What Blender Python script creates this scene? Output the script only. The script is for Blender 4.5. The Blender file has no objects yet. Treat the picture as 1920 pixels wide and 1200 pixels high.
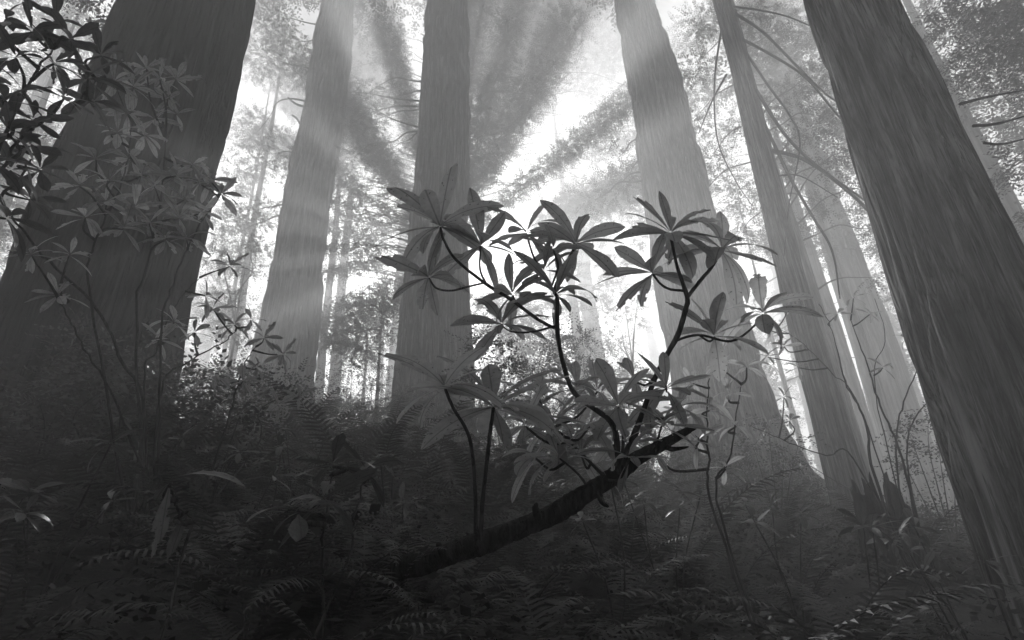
import bpy, math, random
import numpy as np
from mathutils import Vector, Matrix

PI = math.pi
S = bpy.context.scene
COL = S.collection

# ------------------------------------------------------------------ camera
F_PX = 1050.0                       # focal length in photograph pixels (1920 wide)
PITCH = math.radians(24.3)
ROLL = math.radians(2.9)
CAM = Vector((0.0, 0.0, 0.95))
_F = Vector((0, math.cos(PITCH), math.sin(PITCH)))
_U0 = Vector((0, -math.sin(PITCH), math.cos(PITCH)))
_R0 = Vector((1, 0, 0))
_U = (_U0 * math.cos(ROLL) + _R0 * math.sin(ROLL)).normalized()
_R = (_R0 * math.cos(ROLL) - _U0 * math.sin(ROLL)).normalized()
cam_d = bpy.data.cameras.new('camera')
cam = bpy.data.objects.new('camera', cam_d)
COL.objects.link(cam)
cam_d.sensor_width = 36.0
cam_d.lens = F_PX / 1920.0 * 36.0
cam_d.clip_start = 0.05
cam_d.clip_end = 2000.0
m3 = Matrix((_R, _U, -_F)).transposed()
cam.matrix_world = Matrix.Translation(CAM) @ m3.to_4x4()
S.camera = cam


def ray(px, py):
    return (_F * F_PX + _R * (px - 960.0) + _U * (600.0 - py)).normalized()


def at(px, py, dist):
    """point at horizontal distance dist along the direction of a pixel"""
    d = ray(px, py)
    return CAM + d * (dist / math.hypot(d.x, d.y))


# ------------------------------------------------------------------ light
SUN_DIR = ray(828, 470)
SUN_EL = math.asin(SUN_DIR.z)
SUN_AZ = math.atan2(SUN_DIR.x, SUN_DIR.y)
world = bpy.data.worlds.new('World')
S.world = world
world.use_nodes = True
wn = world.node_tree.nodes
wl = world.node_tree.links
wn.clear()
w_out = wn.new('ShaderNodeOutputWorld')
w_bg = wn.new('ShaderNodeBackground')
w_sky = wn.new('ShaderNodeTexSky')
w_sky.sky_type = 'NISHITA'
w_sky.sun_disc = False
w_sky.sun_elevation = SUN_EL
w_sky.sun_rotation = SUN_AZ
w_sky.air_density = 1.0
w_sky.dust_density = 0.3
w_bw = wn.new('ShaderNodeRGBToBW')          # the photograph is black and white
wl.new(w_sky.outputs[0], w_bw.inputs[0])
wl.new(w_bw.outputs[0], w_bg.inputs[0])
w_bg.inputs[1].default_value = 0.05
wl.new(w_bg.outputs[0], w_out.inputs[0])

sun_d = bpy.data.lights.new('sun', 'SUN')
sun_d.energy = 5.0
sun_d.angle = math.radians(0.5)
sun = bpy.data.objects.new('sun', sun_d)
COL.objects.link(sun)
sun.rotation_euler = SUN_DIR.to_track_quat('Z', 'Y').to_euler()

S.view_settings.view_transform = 'Standard'
S.view_settings.look = 'None'
S.view_settings.gamma = 1.0
S.view_settings.use_curve_mapping = False
S.view_settings.exposure = 1.65

S.render.engine = 'CYCLES'
cy = S.cycles
cy.use_denoising = True
cy.denoiser = 'OPENIMAGEDENOISE'
cy.max_bounces = 8
cy.diffuse_bounces = 3
cy.glossy_bounces = 2
cy.transmission_bounces = 3
cy.volume_bounces = 2
cy.transparent_max_bounces = 4
cy.sample_clamp_indirect = 4.0
cy.caustics_reflective = False
cy.caustics_refractive = False

HAZE_DENSITY = 0.026
HAZE_G = 0.47

# ------------------------------------------------------------------ helpers
def tag(o, label=None, cat=None, group=None, kind=None):
    if label: o['label'] = label
    if cat: o['category'] = cat
    if group: o['group'] = group
    if kind: o['kind'] = kind
    return o


def empty(name, loc):
    o = bpy.data.objects.new(name, None)
    o.empty_display_size = 0.2
    o.location = loc
    COL.objects.link(o)
    return o


def mesh_np(name, verts, quads=None, tris=None, mat=None, smooth=True):
    me = bpy.data.meshes.new(name)
    verts = np.asarray(verts, dtype=np.float32).reshape(-1, 3)
    quads = np.zeros((0, 4), np.int32) if quads is None else np.asarray(quads, np.int32).reshape(-1, 4)
    tris = np.zeros((0, 3), np.int32) if tris is None else np.asarray(tris, np.int32).reshape(-1, 3)
    me.vertices.add(len(verts))
    me.vertices.foreach_set('co', verts.ravel())
    me.loops.add(quads.size + tris.size)
    me.loops.foreach_set('vertex_index', np.concatenate([quads.ravel(), tris.ravel()]))
    me.polygons.add(len(quads) + len(tris))
    starts = np.concatenate([np.arange(len(quads)) * 4, quads.size + np.arange(len(tris)) * 3]).astype(np.int32)
    me.polygons.foreach_set('loop_start', starts)
    me.update(calc_edges=True)
    me.polygons.foreach_set('use_smooth', np.full(len(me.polygons), smooth))
    if mat: me.materials.append(mat)
    me.validate()
    return me


def obj(name, me, parent=None, matrix=None):
    o = bpy.data.objects.new(name, me)
    COL.objects.link(o)
    if parent: o.parent = parent
    if matrix is not None: o.matrix_local = matrix
    return o


def smooth_path(pts, per=6):
    """Catmull-Rom through (x,y,z,r) rows"""
    p = np.asarray(pts, float)
    if len(p) < 3:
        t = np.linspace(0, 1, per + 1)[:, None]
        return p[0] * (1 - t) + p[-1] * t
    q = np.vstack([2 * p[0] - p[1], p, 2 * p[-1] - p[-2]])
    out = []
    for i in range(1, len(q) - 2):
        t = np.linspace(0, 1, per, endpoint=False)[:, None]
        a, b, c, d = q[i - 1], q[i], q[i + 1], q[i + 2]
        out.append(0.5 * ((2 * b) + (c - a) * t + (2 * a - 5 * b + 4 * c - d) * t ** 2 + (3 * b - a - 3 * c + d) * t ** 3))
    out.append(p[-1:])
    r = np.vstack(out)
    r[:, 3] = np.maximum(r[:, 3], p[:, 3].min() * 0.8)
    return r


def tube_np(pts, n=6, wob=0.0, rng=None, base=0):
    """verts, quads for a tube along (x,y,z,r) rows; closed tip"""
    p = np.asarray(pts, float)
    d = np.gradient(p[:, :3], axis=0)
    d /= np.linalg.norm(d, axis=1)[:, None] + 1e-9
    ref = np.array([0.0, 0, 1.0]) if abs(d[0][2]) < 0.9 else np.array([1.0, 0, 0])
    V = []
    a = np.linspace(0, 2 * PI, n, endpoint=False)
    for i in range(len(p)):
        s = np.cross(d[i], ref); s /= np.linalg.norm(s) + 1e-9
        t = np.cross(s, d[i])
        ref = t
        rr = p[i, 3] * (1 + (rng.uniform(-wob, wob, n) if wob else 0))
        V.append(p[i, :3] + np.outer(np.cos(a) * rr, s) + np.outer(np.sin(a) * rr, t))
    V = np.vstack(V)
    i, j = np.meshgrid(np.arange(len(p) - 1), np.arange(n), indexing='ij')
    i = i.ravel(); j = j.ravel(); k = (j + 1) % n
    Q = np.stack([i * n + j, i * n + k, (i + 1) * n + k, (i + 1) * n + j], 1)
    tip = len(V)
    V = np.vstack([V, p[-1:, :3] + d[-1] * p[-1, 3], p[:1, :3] - d[0] * p[0, 3]])
    L = (len(p) - 1) * n
    j = np.arange(n); k = (j + 1) % n
    T = np.vstack([np.stack([L + j, L + k, np.full(n, tip)], 1), np.stack([k, j, np.full(n, tip + 1)], 1)])
    return V, Q + base, T + base


def tube_obj(name, pts, mat, parent=None, n=6, per=5, wob=0.0, seed=0, origin=None):
    p = smooth_path(pts, per)
    if origin is not None: p[:, :3] -= np.array(origin)
    V, Q, T = tube_np(p, n, wob, np.random.default_rng(seed))
    return obj(name, mesh_np(name, V, Q, T, mat), parent)


def vnoise2(u, v, pu, seed):
    """value noise, periodic in u with integer period pu"""
    rng = np.random.default_rng(seed)
    H = 512
    tab = rng.random((pu, H))
    iu = np.floor(u).astype(int); iv = np.floor(v).astype(int)
    fu = u - iu; fv = v - iv
    fu = fu * fu * (3 - 2 * fu); fv = fv * fv * (3 - 2 * fv)
    a = tab[iu % pu, iv % H]; b = tab[(iu + 1) % pu, iv % H]
    c = tab[iu % pu, (iv + 1) % H]; d = tab[(iu + 1) % pu, (iv + 1) % H]
    return (a * (1 - fu) + b * fu) * (1 - fv) + (c * (1 - fu) + d * fu) * fv


# ------------------------------------------------------------------ materials
def nodes_of(name):
    m = bpy.data.materials.new(name)
    m.use_nodes = True
    nt = m.node_tree
    nt.nodes.clear()
    out = nt.nodes.new('ShaderNodeOutputMaterial')
    return m, nt, out


def ramp(nt, fac, stops):
    r = nt.nodes.new('ShaderNodeValToRGB')
    el = r.color_ramp.elements
    while len(el) < len(stops): el.new(0.5)
    for e, (p, c) in zip(el, stops):
        e.position = p; e.color = (c, c, c, 1)
    nt.links.new(fac, r.inputs[0])
    return r.outputs[0]


def noise(nt, scale, detail=6, rough=0.6, stretch=None, coord='Object', dist=0.0):
    tc = nt.nodes.new('ShaderNodeTexCoord')
    src = tc.outputs[coord]
    if stretch:
        mp = nt.nodes.new('ShaderNodeMapping')
        mp.inputs['Scale'].default_value = stretch
        nt.links.new(src, mp.inputs[0]); src = mp.outputs[0]
    n = nt.nodes.new('ShaderNodeTexNoise')
    n.inputs['Scale'].default_value = scale
    n.inputs['Detail'].default_value = detail
    n.inputs['Roughness'].default_value = rough
    n.inputs['Distortion'].default_value = dist
    nt.links.new(src, n.inputs['Vector'])
    return n.outputs['Fac']


def bark_mat(name, lo, hi, bump=0.03, fine=1.0):
    m, nt, out = nodes_of(name)
    b = nt.nodes.new('ShaderNodeBsdfPrincipled')
    n1 = noise(nt, 5.0 * fine, 8, 0.65, (2.2, 2.2, 0.09), dist=0.3)
    n2 = noise(nt, 0.7, 4, 0.6)
    mul = nt.nodes.new('ShaderNodeMath'); mul.operation = 'MULTIPLY_ADD'
    nt.links.new(n2, mul.inputs[0]); mul.inputs[1].default_value = 0.5
    nt.links.new(n1, mul.inputs[2])
    c = ramp(nt, mul.outputs[0], [(0.62, lo), (0.76, lo * 0.6 + hi * 0.4), (0.9, hi)])
    n5 = noise(nt, 4.2 * fine, 5, 0.55, (2.6, 2.6, 0.06), dist=0.15)
    sb = nt.nodes.new('ShaderNodeMath'); sb.operation = 'SUBTRACT'; sb.inputs[1].default_value = 0.5
    nt.links.new(n5, sb.inputs[0])
    ab = nt.nodes.new('ShaderNodeMath'); ab.operation = 'ABSOLUTE'
    nt.links.new(sb.outputs[0], ab.inputs[0])
    crack = ramp(nt, ab.outputs[0], [(0.0, 0.22), (0.035, 1.0)])      # narrow dark fissures between the bark strips
    mk = nt.nodes.new('ShaderNodeMix'); mk.data_type = 'RGBA'; mk.blend_type = 'MULTIPLY'
    mk.inputs[0].default_value = 1.0
    nt.links.new(c, mk.inputs[6]); nt.links.new(crack, mk.inputs[7])
    c = mk.outputs[2]
    nt.links.new(c, b.inputs['Base Color'])
    b.inputs['Roughness'].default_value = 0.9
    b.inputs['Specular IOR Level'].default_value = 0.15
    bp = nt.nodes.new('ShaderNodeBump')
    bp.inputs['Strength'].default_value = 0.9
    bp.inputs['Distance'].default_value = bump
    n3 = noise(nt, 14.0 * fine, 8, 0.7, (1.8, 1.8, 0.11), dist=0.25)
    ad = nt.nodes.new('ShaderNodeMath'); ad.operation = 'ADD'
    nt.links.new(n1, ad.inputs[0]); nt.links.new(n3, ad.inputs[1])
    ad2 = nt.nodes.new('ShaderNodeMath'); ad2.operation = 'ADD'
    nt.links.new(ad.outputs[0], ad2.inputs[0]); nt.links.new(crack, ad2.inputs[1])
    nt.links.new(ad2.outputs[0], bp.inputs['Height'])
    nt.links.new(bp.outputs[0], b.inputs['Normal'])
    nt.links.new(b.outputs[0], out.inputs[0])
    return m


def leaf_mat(name, lo, hi, trans=0.3, rough=0.5, spec=0.3, vein=False):
    m, nt, out = nodes_of(name)
    b = nt.nodes.new('ShaderNodeBsdfPrincipled')
    t = nt.nodes.new('ShaderNodeBsdfTranslucent')
    mx = nt.nodes.new('ShaderNodeMixShader')
    mx.inputs[0].default_value = trans
    oi = nt.nodes.new('ShaderNodeObjectInfo')
    n1 = noise(nt, 6.0 if vein else 1.5, 4, 0.6)
    ad = nt.nodes.new('ShaderNodeMath'); ad.operation = 'MULTIPLY_ADD'
    nt.links.new(oi.outputs['Random'], ad.inputs[0]); ad.inputs[1].default_value = 0.45
    nt.links.new(n1, ad.inputs[2])
    c = ramp(nt, ad.outputs[0], [(0.35, lo), (0.95, hi)])
    if vein:
        tc = nt.nodes.new('ShaderNodeTexCoord')
        sx = nt.nodes.new('ShaderNodeSeparateXYZ')
        nt.links.new(tc.outputs['Object'], sx.inputs[0])
        ab = nt.nodes.new('ShaderNodeMath'); ab.operation = 'ABSOLUTE'
        nt.links.new(sx.outputs[0], ab.inputs[0])
        v = ramp(nt, ab.outputs[0], [(0.006, 0.55), (0.016, 1.0)])
        mm = nt.nodes.new('ShaderNodeMix'); mm.data_type = 'RGBA'; mm.blend_type = 'MULTIPLY'
        mm.inputs[0].default_value = 1.0
        nt.links.new(c, mm.inputs[6]); nt.links.new(v, mm.inputs[7])
        c = mm.outputs[2]
        sp = ramp(nt, noise(nt, 17.0, 2, 0.5), [(0.66, 1.0), (0.7, 0.35)])
        m2 = nt.nodes.new('ShaderNodeMix'); m2.data_type = 'RGBA'; m2.blend_type = 'MULTIPLY'
        m2.inputs[0].default_value = 1.0
        nt.links.new(c, m2.inputs[6]); nt.links.new(sp, m2.inputs[7])
        c = m2.outputs[2]
        bp = nt.nodes.new('ShaderNodeBump')
        bp.inputs['Strength'].default_value = 0.5
        bp.inputs['Distance'].default_value = 0.004
        nt.links.new(noise(nt, 22.0, 3, 0.5, (1.0, 0.5, 1.0)), bp.inputs['Height'])
        nt.links.new(bp.outputs[0], b.inputs['Normal'])
    nt.links.new(c, b.inputs['Base Color'])
    nt.links.new(c, t.inputs['Color'])
    b.inputs['Roughness'].default_value = rough
    b.inputs['Specular IOR Level'].default_value = spec
    nt.links.new(b.outputs[0], mx.inputs[1])
    nt.links.new(t.outputs[0], mx.inputs[2])
    nt.links.new(mx.outputs[0], out.inputs[0])
    return m


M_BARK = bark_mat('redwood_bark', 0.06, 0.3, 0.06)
M_BARK_STREAKED = bark_mat('streaked_redwood_bark', 0.02, 0.26, 0.03, 1.7)  # darker low tone and finer streaks than the plain redwood bark
M_BARK_DARK = bark_mat('shade_dark_bark', 0.012, 0.05, 0.05)  # shade on the left redwood put into its bark colour; stump shares it
M_TWIG = bark_mat('twig_bark', 0.03, 0.09, 0.004, 4.0)
M_MOSS = bark_mat('moss_covered_bark', 0.012, 0.05, 0.012, 3.0)
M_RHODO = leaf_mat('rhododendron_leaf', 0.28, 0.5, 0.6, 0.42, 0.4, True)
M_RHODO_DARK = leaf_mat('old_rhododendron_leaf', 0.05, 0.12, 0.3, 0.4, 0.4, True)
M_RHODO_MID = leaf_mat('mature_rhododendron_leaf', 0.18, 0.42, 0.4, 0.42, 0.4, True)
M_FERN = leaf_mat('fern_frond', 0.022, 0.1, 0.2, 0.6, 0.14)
M_NEEDLE = leaf_mat('conifer_foliage', 0.03, 0.07, 0.3, 0.6, 0.2)
M_SMALL = leaf_mat('small_leaf', 0.04, 0.09, 0.3, 0.5, 0.3)
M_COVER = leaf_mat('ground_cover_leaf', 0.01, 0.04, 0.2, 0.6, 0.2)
m, nt, out = nodes_of('forest_soil')
b = nt.nodes.new('ShaderNodeBsdfPrincipled')
nt.links.new(ramp(nt, noise(nt, 3.0, 8, 0.7), [(0.3, 0.012), (0.7, 0.045)]), b.inputs['Base Color'])
b.inputs['Roughness'].default_value = 1.0
bp = nt.nodes.new('ShaderNodeBump'); bp.inputs['Distance'].default_value = 0.05
nt.links.new(noise(nt, 9.0, 8, 0.7), bp.inputs['Height'])
nt.links.new(bp.outputs[0], b.inputs['Normal'])
nt.links.new(b.outputs[0], out.inputs[0])
M_SOIL = m


# ------------------------------------------------------------------ ground
def ground_np(x, y):
    x = np.asarray(x, float); y = np.asarray(y, float)
    yy = np.where(y < 17, y, 17 + 10 * np.tanh((y - 17) / 10.0) * 0.55)
    yy = np.where(y < -10, -10 + 10 * np.tanh((y + 10) / 10.0), yy)
    xx = 16 * np.tanh(x / 16.0)
    z = 0.226 * yy - 0.113 * xx - 0.06 * np.maximum(xx, 0)
    z = z + 0.10 * np.sin(x * 0.9 + 1.3) * np.cos(y * 0.7) + 0.05 * np.sin(x * 2.3 + y * 1.7) + 0.25 * np.sin(x * 0.17 + 2) * np.sin(y * 0.21)
    z = z - 0.10 * np.sin(1.3) + 0.40 * np.exp(-(((x + 0.62) / 0.6) ** 2 + ((y - 2.05) / 0.45) ** 2))
    return z


def gz(x, y):
    return float(ground_np(x, y))


def build_ground():
    n = 161
    t = np.linspace(-1, 1, n)
    ax = np.sinh(t * 5.2) / math.sinh(5.2) * 118.0
    X, Y = np.meshgrid(ax, ax + 4.0, indexing='ij')
    Z = ground_np(X, Y)
    V = np.stack([X, Y, Z], -1).reshape(-1, 3)
    i, j = np.meshgrid(np.arange(n - 1), np.arange(n - 1), indexing='ij')
    a = (i * n + j).ravel()
    Q = np.stack([a, a + n, a + n + 1, a + 1], 1)
    o = obj('ground', mesh_np('ground', V, Q, None, M_SOIL))
    tag(o, 'dark forest soil of the rising hillside under the ferns', 'ground', kind='structure')


build_ground()


# ------------------------------------------------------------------ redwood trunks
def az_of(px, py):
    d = ray(px, py)
    return math.atan2(d.x, d.y)


def trunk_place(xl, xr, py, dist):
    a, c = az_of(xl, py), az_of(xr, py)
    mid, half = (a + c) / 2, abs(c - a) / 2
    d = ray((xl + xr) / 2, py)
    z = CAM.z + d.z / math.hypot(d.x, d.y) * dist
    return dist * math.sin(mid), dist * math.cos(mid), z, dist * math.sin(half)


def trunk_mesh(name, prof, height, nseg, nring, seed, mat, ridge=0.05, cells=26, lobes=0.0, lean=(0, 0), spiral=0.0, zb=-1.0, bulge=0.09, face=0.0):
    """prof: list of (z, radius) above the base; fibrous ridged bark is real relief"""
    t = np.linspace(0, 1, nring)
    z = zb + (height - zb) * (0.35 * t + 0.65 * t ** 1.9)
    pz = [p[0] for p in prof]; pr = [p[1] for p in prof]
    R = np.interp(z, pz, pr)
    tt = np.linspace(-1, 1, nseg, endpoint=False)
    th = face + PI * (0.5 * tt + 0.5 * np.sign(tt) * np.abs(tt) ** 3)      # finer bark on the side that faces the clearing
    TH, Z = np.meshgrid(th, z)
    u = (TH / (2 * PI)) % 1.0
    RR = np.repeat(R[:, None], nseg, 1)
    warp = (vnoise2(u * 6, Z * 0.35, 6, seed + 5) - 0.5) * 1.6 + spiral * Z
    n1 = vnoise2(u * cells + warp, Z * 0.33 + 40, cells, seed)
    n2 = vnoise2(u * cells * 2 + warp * 2, Z * 0.7 + 90, cells * 2, seed + 1)
    n3 = vnoise2(u * cells * 5 + warp * 5, Z * 1.5 + 50, cells * 5, seed + 2)
    big = vnoise2(u * 5 + warp * 0.2, Z * 0.22 + 10, 5, seed + 3)
    n4 = vnoise2(u * cells + warp + 0.37, Z * 0.9 + 140, cells, seed + 8)
    f1 = np.exp(-((n1 - 0.5) / 0.085) ** 2); f2 = np.exp(-((n2 - 0.45) / 0.09) ** 2)
    D = ridge * (-1.0 * f1 * (0.35 + 0.9 * n4) - 0.5 * f2 + 0.55 * (n2 - 0.5) + 0.5 * (n3 - 0.5) + 0.6 * (n4 - 0.5))
    flare = np.clip(1 - Z / 2.6, 0, 1.4) ** 2
    lob = lobes * flare * (np.cos(TH * 5 + 3 * big + seed) * 0.6 + np.cos(TH * 8 + seed * 2) * 0.4)
    RR = RR * (1 + bulge * (big - 0.5)) + D * np.minimum(1, RR / 0.3) + RR * lob
    cx = lean[0] * Z + 0.04 * np.sin(Z * 0.5 + seed); cyy = lean[1] * Z
    V = np.stack([cx + RR * np.cos(TH), cyy + RR * np.sin(TH), Z], -1).reshape(-1, 3)
    i, j = np.meshgrid(np.arange(nring - 1), np.arange(nseg), indexing='ij')
    i = i.ravel(); j = j.ravel(); k = (j + 1) % nseg
    Q = np.stack([i * nseg + j, i * nseg + k, (i + 1) * nseg + k, (i + 1) * nseg + j], 1)
    top = len(V)
    V = np.vstack([V, [[lean[0] * height, lean[1] * height, height + 0.3]]])
    L = (nring - 1) * nseg
    jj = np.arange(nseg)
    T = np.stack([L + jj, L + (jj + 1) % nseg, np.full(nseg, top)], 1)
    return mesh_np(name, V, Q, T, mat)


# ------------------------------------------------------------------ foliage sprays
def sprays(clumps, seed, style='needle', dens=1.0):
    """clumps: rows of (x,y,z, rx, ry, rz). Returns verts, quads of leafy twigs spread through them."""
    rng = np.random.default_rng(seed)
    Vs = []; Qs = []; base = 0
    for (cx, cyy, cz, rx, ry, rz) in clumps:
        vol = (rx * ry * rz) ** (1 / 3.0)
        if style == 'needle':
            nt_ = int(max(14, 120 * vol ** 1.7 * dens)); k = 14; L = 0.55; lw = 0.024; ll = 0.12
        elif style == 'bough':
            nt_ = int(max(14, 75 * vol ** 1.7 * dens)); k = 12; L = 0.75; lw = 0.04; ll = 0.19
        elif style == 'far':
            nt_ = int(max(12, 34 * vol ** 1.7 * dens)); k = 10; L = 0.95; lw = 0.07; ll = 0.30
        else:
            nt_ = int(max(10, 130 * vol ** 1.7 * dens)); k = 11; L = 0.34; lw = 0.019; ll = 0.07
        d = rng.normal(size=(nt_, 3)); d /= np.linalg.norm(d, axis=1)[:, None]
        rad = rng.random((nt_, 1)) ** 0.55
        P = np.array([cx, cyy, cz]) + d * rad * np.array([rx, ry, rz])
        ax = d * np.array([1, 1, 0.3]) + rng.normal(size=(nt_, 3)) * 0.55 + np.array([0, 0, -0.25])
        ax /= np.linalg.norm(ax, axis=1)[:, None]
        sd = np.cross(ax, np.array([0, 0, 1.0]) + rng.normal(size=(nt_, 3)) * 0.35)
        sd /= np.linalg.norm(sd, axis=1)[:, None] + 1e-9
        nm = np.cross(sd, ax)
        ls = L * rng.uniform(0.6, 1.3, (nt_, 1))
        t = np.linspace(0.05, 1, k)
        for i in range(k):
            s = 1 if i % 2 else -1
            B = P + ax * ls * t[i] + nm * (-0.12 * ls * t[i] ** 2)
            f = (1.0 - 0.45 * t[i]) * rng.uniform(0.7, 1.2, (nt_, 1))
            ld = ax * 0.62 + sd * s * 0.8 + nm * rng.uniform(-0.3, 0.3, (nt_, 1)) + rng.normal(size=(nt_, 3)) * 0.13
            ld /= np.linalg.norm(ld, axis=1)[:, None]
            wd = np.cross(nm, ld) + rng.normal(size=(nt_, 3)) * 0.2
            Ld = ld * ll * f; Wd = wd * lw * f
            q = np.stack([B, B + Ld * 0.45 + Wd, B + Ld, B + Ld * 0.45 - Wd], 1)
            Vs.append(q.reshape(-1, 3))
            Qs.append(np.arange(nt_ * 4).reshape(-1, 4) + base)
            base += nt_ * 4
    return np.vstack(Vs), np.vstack(Qs)


def px_clump(px, py, dist, rpx, flat=0.62):
    p = at(px, py, dist)
    d = ray(px, py)
    depth = (p - CAM).length * d.dot(_F)
    r = rpx * depth / F_PX
    return (p.x, p.y, p.z, r, r, r * flat)


def limb(root_xyz, end, r0, r1, seed, sag=0.12, bow=0.1):
    rng = random.Random(seed)
    a = Vector(root_xyz); b_ = Vector(end)
    L = (b_ - a).length
    side = (b_ - a).cross(Vector((0, 0, 1)))
    if side.length > 1e-6: side.normalize()
    rows = []
    for t in (0, 0.25, 0.5, 0.75, 1):
        p = a.lerp(b_, t) + Vector((0, 0, 1)) * (sag * L * math.sin(PI * t)) + side * (rng.uniform(-bow, bow) * L * math.sin(PI * t))
        rows.append((p.x, p.y, p.z, r0 * (1 - t) + r1 * t))
    return rows


def tree(name, label, cat, place, height, prof_px=None, r=None, flare=1.5, seed=1, nseg=64, nring=90, ridge=0.04, cells=20, mat=None,
         lobes=0.1, lean=(0, 0), clumps=(), style='needle', dens=1.0, top_crown=0, crown_from=0.86, top_r=4.0, limbs=(), group=None, spiral=0.0, limb_r=0.03, leaf_mat_=None, bulge=0.09):
    x, y = place
    zb = gz(x, y)
    root = empty(name, (x, y, zb))
    tag(root, label, cat, group)
    if prof_px:
        prof = sorted([(z - zb, rr) for z, rr in prof_px])
        z0, r0 = prof[0]
        prof = [(-1.0, r0 * flare * 1.05), (0.0, r0 * flare), (0.35 * max(z0, 1), r0 * (1 + (flare - 1) * 0.45))] + [p for p in prof if p[0] > 0.35 * max(z0, 1) + 0.3]
        zl, rl = prof[-1]
        prof.append((height, rl * 0.35))
    else:
        prof = [(-1, r * flare * 1.05), (0, r * flare), (height * 0.05, r * 1.05), (height * 0.3, r * 0.9), (height, r * 0.2)]
    obj('trunk', trunk_mesh('trunk', prof, height, nseg, nring, seed, mat or M_BARK, ridge, cells, lobes, lean, spiral, bulge=bulge, face=math.atan2(-y, -x)), root)
    rng = random.Random(seed * 7 + 1)
    org = np.array([x, y, zb])
    cl = []
    pz = [p[0] for p in prof]; pr = [p[1] for p in prof]
    for i, c in enumerate(clumps):
        cl.append(c)
        zr = min(height - 0.5, max(0.5, c[2] - zb + rng.uniform(-0.3, 0.5) * (c[3] + 0.5)))
        rr = float(np.interp(zr, pz, pr)) * 0.8
        dx, dy = c[0] - x, c[1] - y
        dd = math.hypot(dx, dy) + 1e-6
        rootp = (x + lean[0] * zr + dx / dd * rr, y + lean[1] * zr + dy / dd * rr, zb + zr)
        rows = limb(rootp, (c[0], c[1], c[2]), limb_r * 1.6, limb_r * 0.4, seed * 31 + i)
        tube_obj('branch', rows, M_TWIG, root, 5, 4, origin=org)
    for i in range(top_crown):
        t = i / max(1, top_crown - 1)
        zc = height * (crown_from + (0.99 - crown_from) * t)
        a = rng.uniform(0, 2 * PI)
        ro = top_r * (1 - 0.75 * t) * rng.uniform(0.35, 1.0)
        rc = top_r * (0.42 - 0.22 * t) * rng.uniform(0.8, 1.3)
        c = (x + math.cos(a) * ro, y + math.sin(a) * ro, zb + zc, rc, rc, rc * 0.5)
        cl.append(c)
        rr = float(np.interp(zc, pz, pr)) * 0.7
        rows = limb((x + math.cos(a) * rr, y + math.sin(a) * rr, zb + zc + 0.4), c[:3], 0.09, 0.025, seed * 13 + i, 0.04)
        tube_obj('branch', rows, M_TWIG, root, 4, 2, origin=org)
    for i, rows in enumerate(limbs):
        tube_obj('branch', rows, M_TWIG, root, 6, 6, origin=org)
    if cl:
        nl = len(clumps)
        parts = []
        if nl: parts.append(sprays(cl[:nl], seed + 77, style, dens))
        if len(cl) > nl: parts.append(sprays(cl[nl:], seed + 78, 'far', 0.62))
        V = np.vstack([p[0] for p in parts])
        Q = np.vstack([parts[0][1]] + [p[1] + len(parts[0][0]) for p in parts[1:]])
        obj('crown', mesh_np('crown', V - org, Q, None, leaf_mat_ or M_NEEDLE, False), root)
    return root


def redwood(label, rows, dist, height, **kw):
    pts = [trunk_place(xl, xr, py, dist) for (xl, xr, py) in rows]
    n = len(pts)
    x = sum(p[0] for p in pts) / n; y = sum(p[1] for p in pts) / n
    fx = np.polyfit([p[2] for p in pts], [p[0] for p in pts], 1); fy = np.polyfit([p[2] for p in pts], [p[1] for p in pts], 1)
    zg = gz(x, y)
    x, y = float(np.polyval(fx, zg)), float(np.polyval(fy, zg))
    kw.setdefault('lean', (float(fx[0]), float(fy[0])))
    return tree('redwood_tree', label, 'tree', (x, y), height, prof_px=[(p[2], p[3]) for p in pts], **kw), (x, y)


def px_limb(pts):
    return [tuple(at(px, py, d)) + (r,) for (px, py, d, r) in pts]


C = px_clump
# six large trees around the clearing
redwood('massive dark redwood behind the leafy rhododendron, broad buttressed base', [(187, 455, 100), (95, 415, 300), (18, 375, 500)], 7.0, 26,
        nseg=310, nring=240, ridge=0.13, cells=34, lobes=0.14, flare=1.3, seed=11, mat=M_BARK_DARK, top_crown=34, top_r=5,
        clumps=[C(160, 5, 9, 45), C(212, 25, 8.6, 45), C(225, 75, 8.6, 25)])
redwood('pale misty redwood crossed by light beams, between massive dark trunk and straight trunk',
        [(578, 658, 100), (552, 637, 300), (508, 608, 500), (468, 588, 660), (436, 588, 770)], 21.0, 30,
        nseg=250, nring=190, ridge=0.14, cells=36, lobes=0.14, flare=1.4, seed=12, top_crown=34, top_r=5,
        limbs=[px_limb([(575, 190, 21.00, .05), (545, 185, 20.51, .03), (520, 192, 20.01, .02), (508, 215, 19.76, .012), (485, 245, 19.52, .006)]),
               px_limb([(570, 200, 21.00, .05), (555, 195, 20.75, .05), (540, 183, 20.51, .035)]),
               px_limb([(565, 235, 21.00, .06), (556, 222, 20.75, .05), (548, 216, 20.63, .04)])],
        clumps=[C(520, 40, 22.2, 40), C(545, 95, 22.9, 45), C(500, 120, 22.2, 42), C(560, 150, 22.9, 30), C(520, 290, 22.2, 42), C(538, 330, 22.2, 30), C(470, 405, 22.2, 45), C(440, 440, 22.9, 38), C(505, 395, 22.9, 30)])
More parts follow.
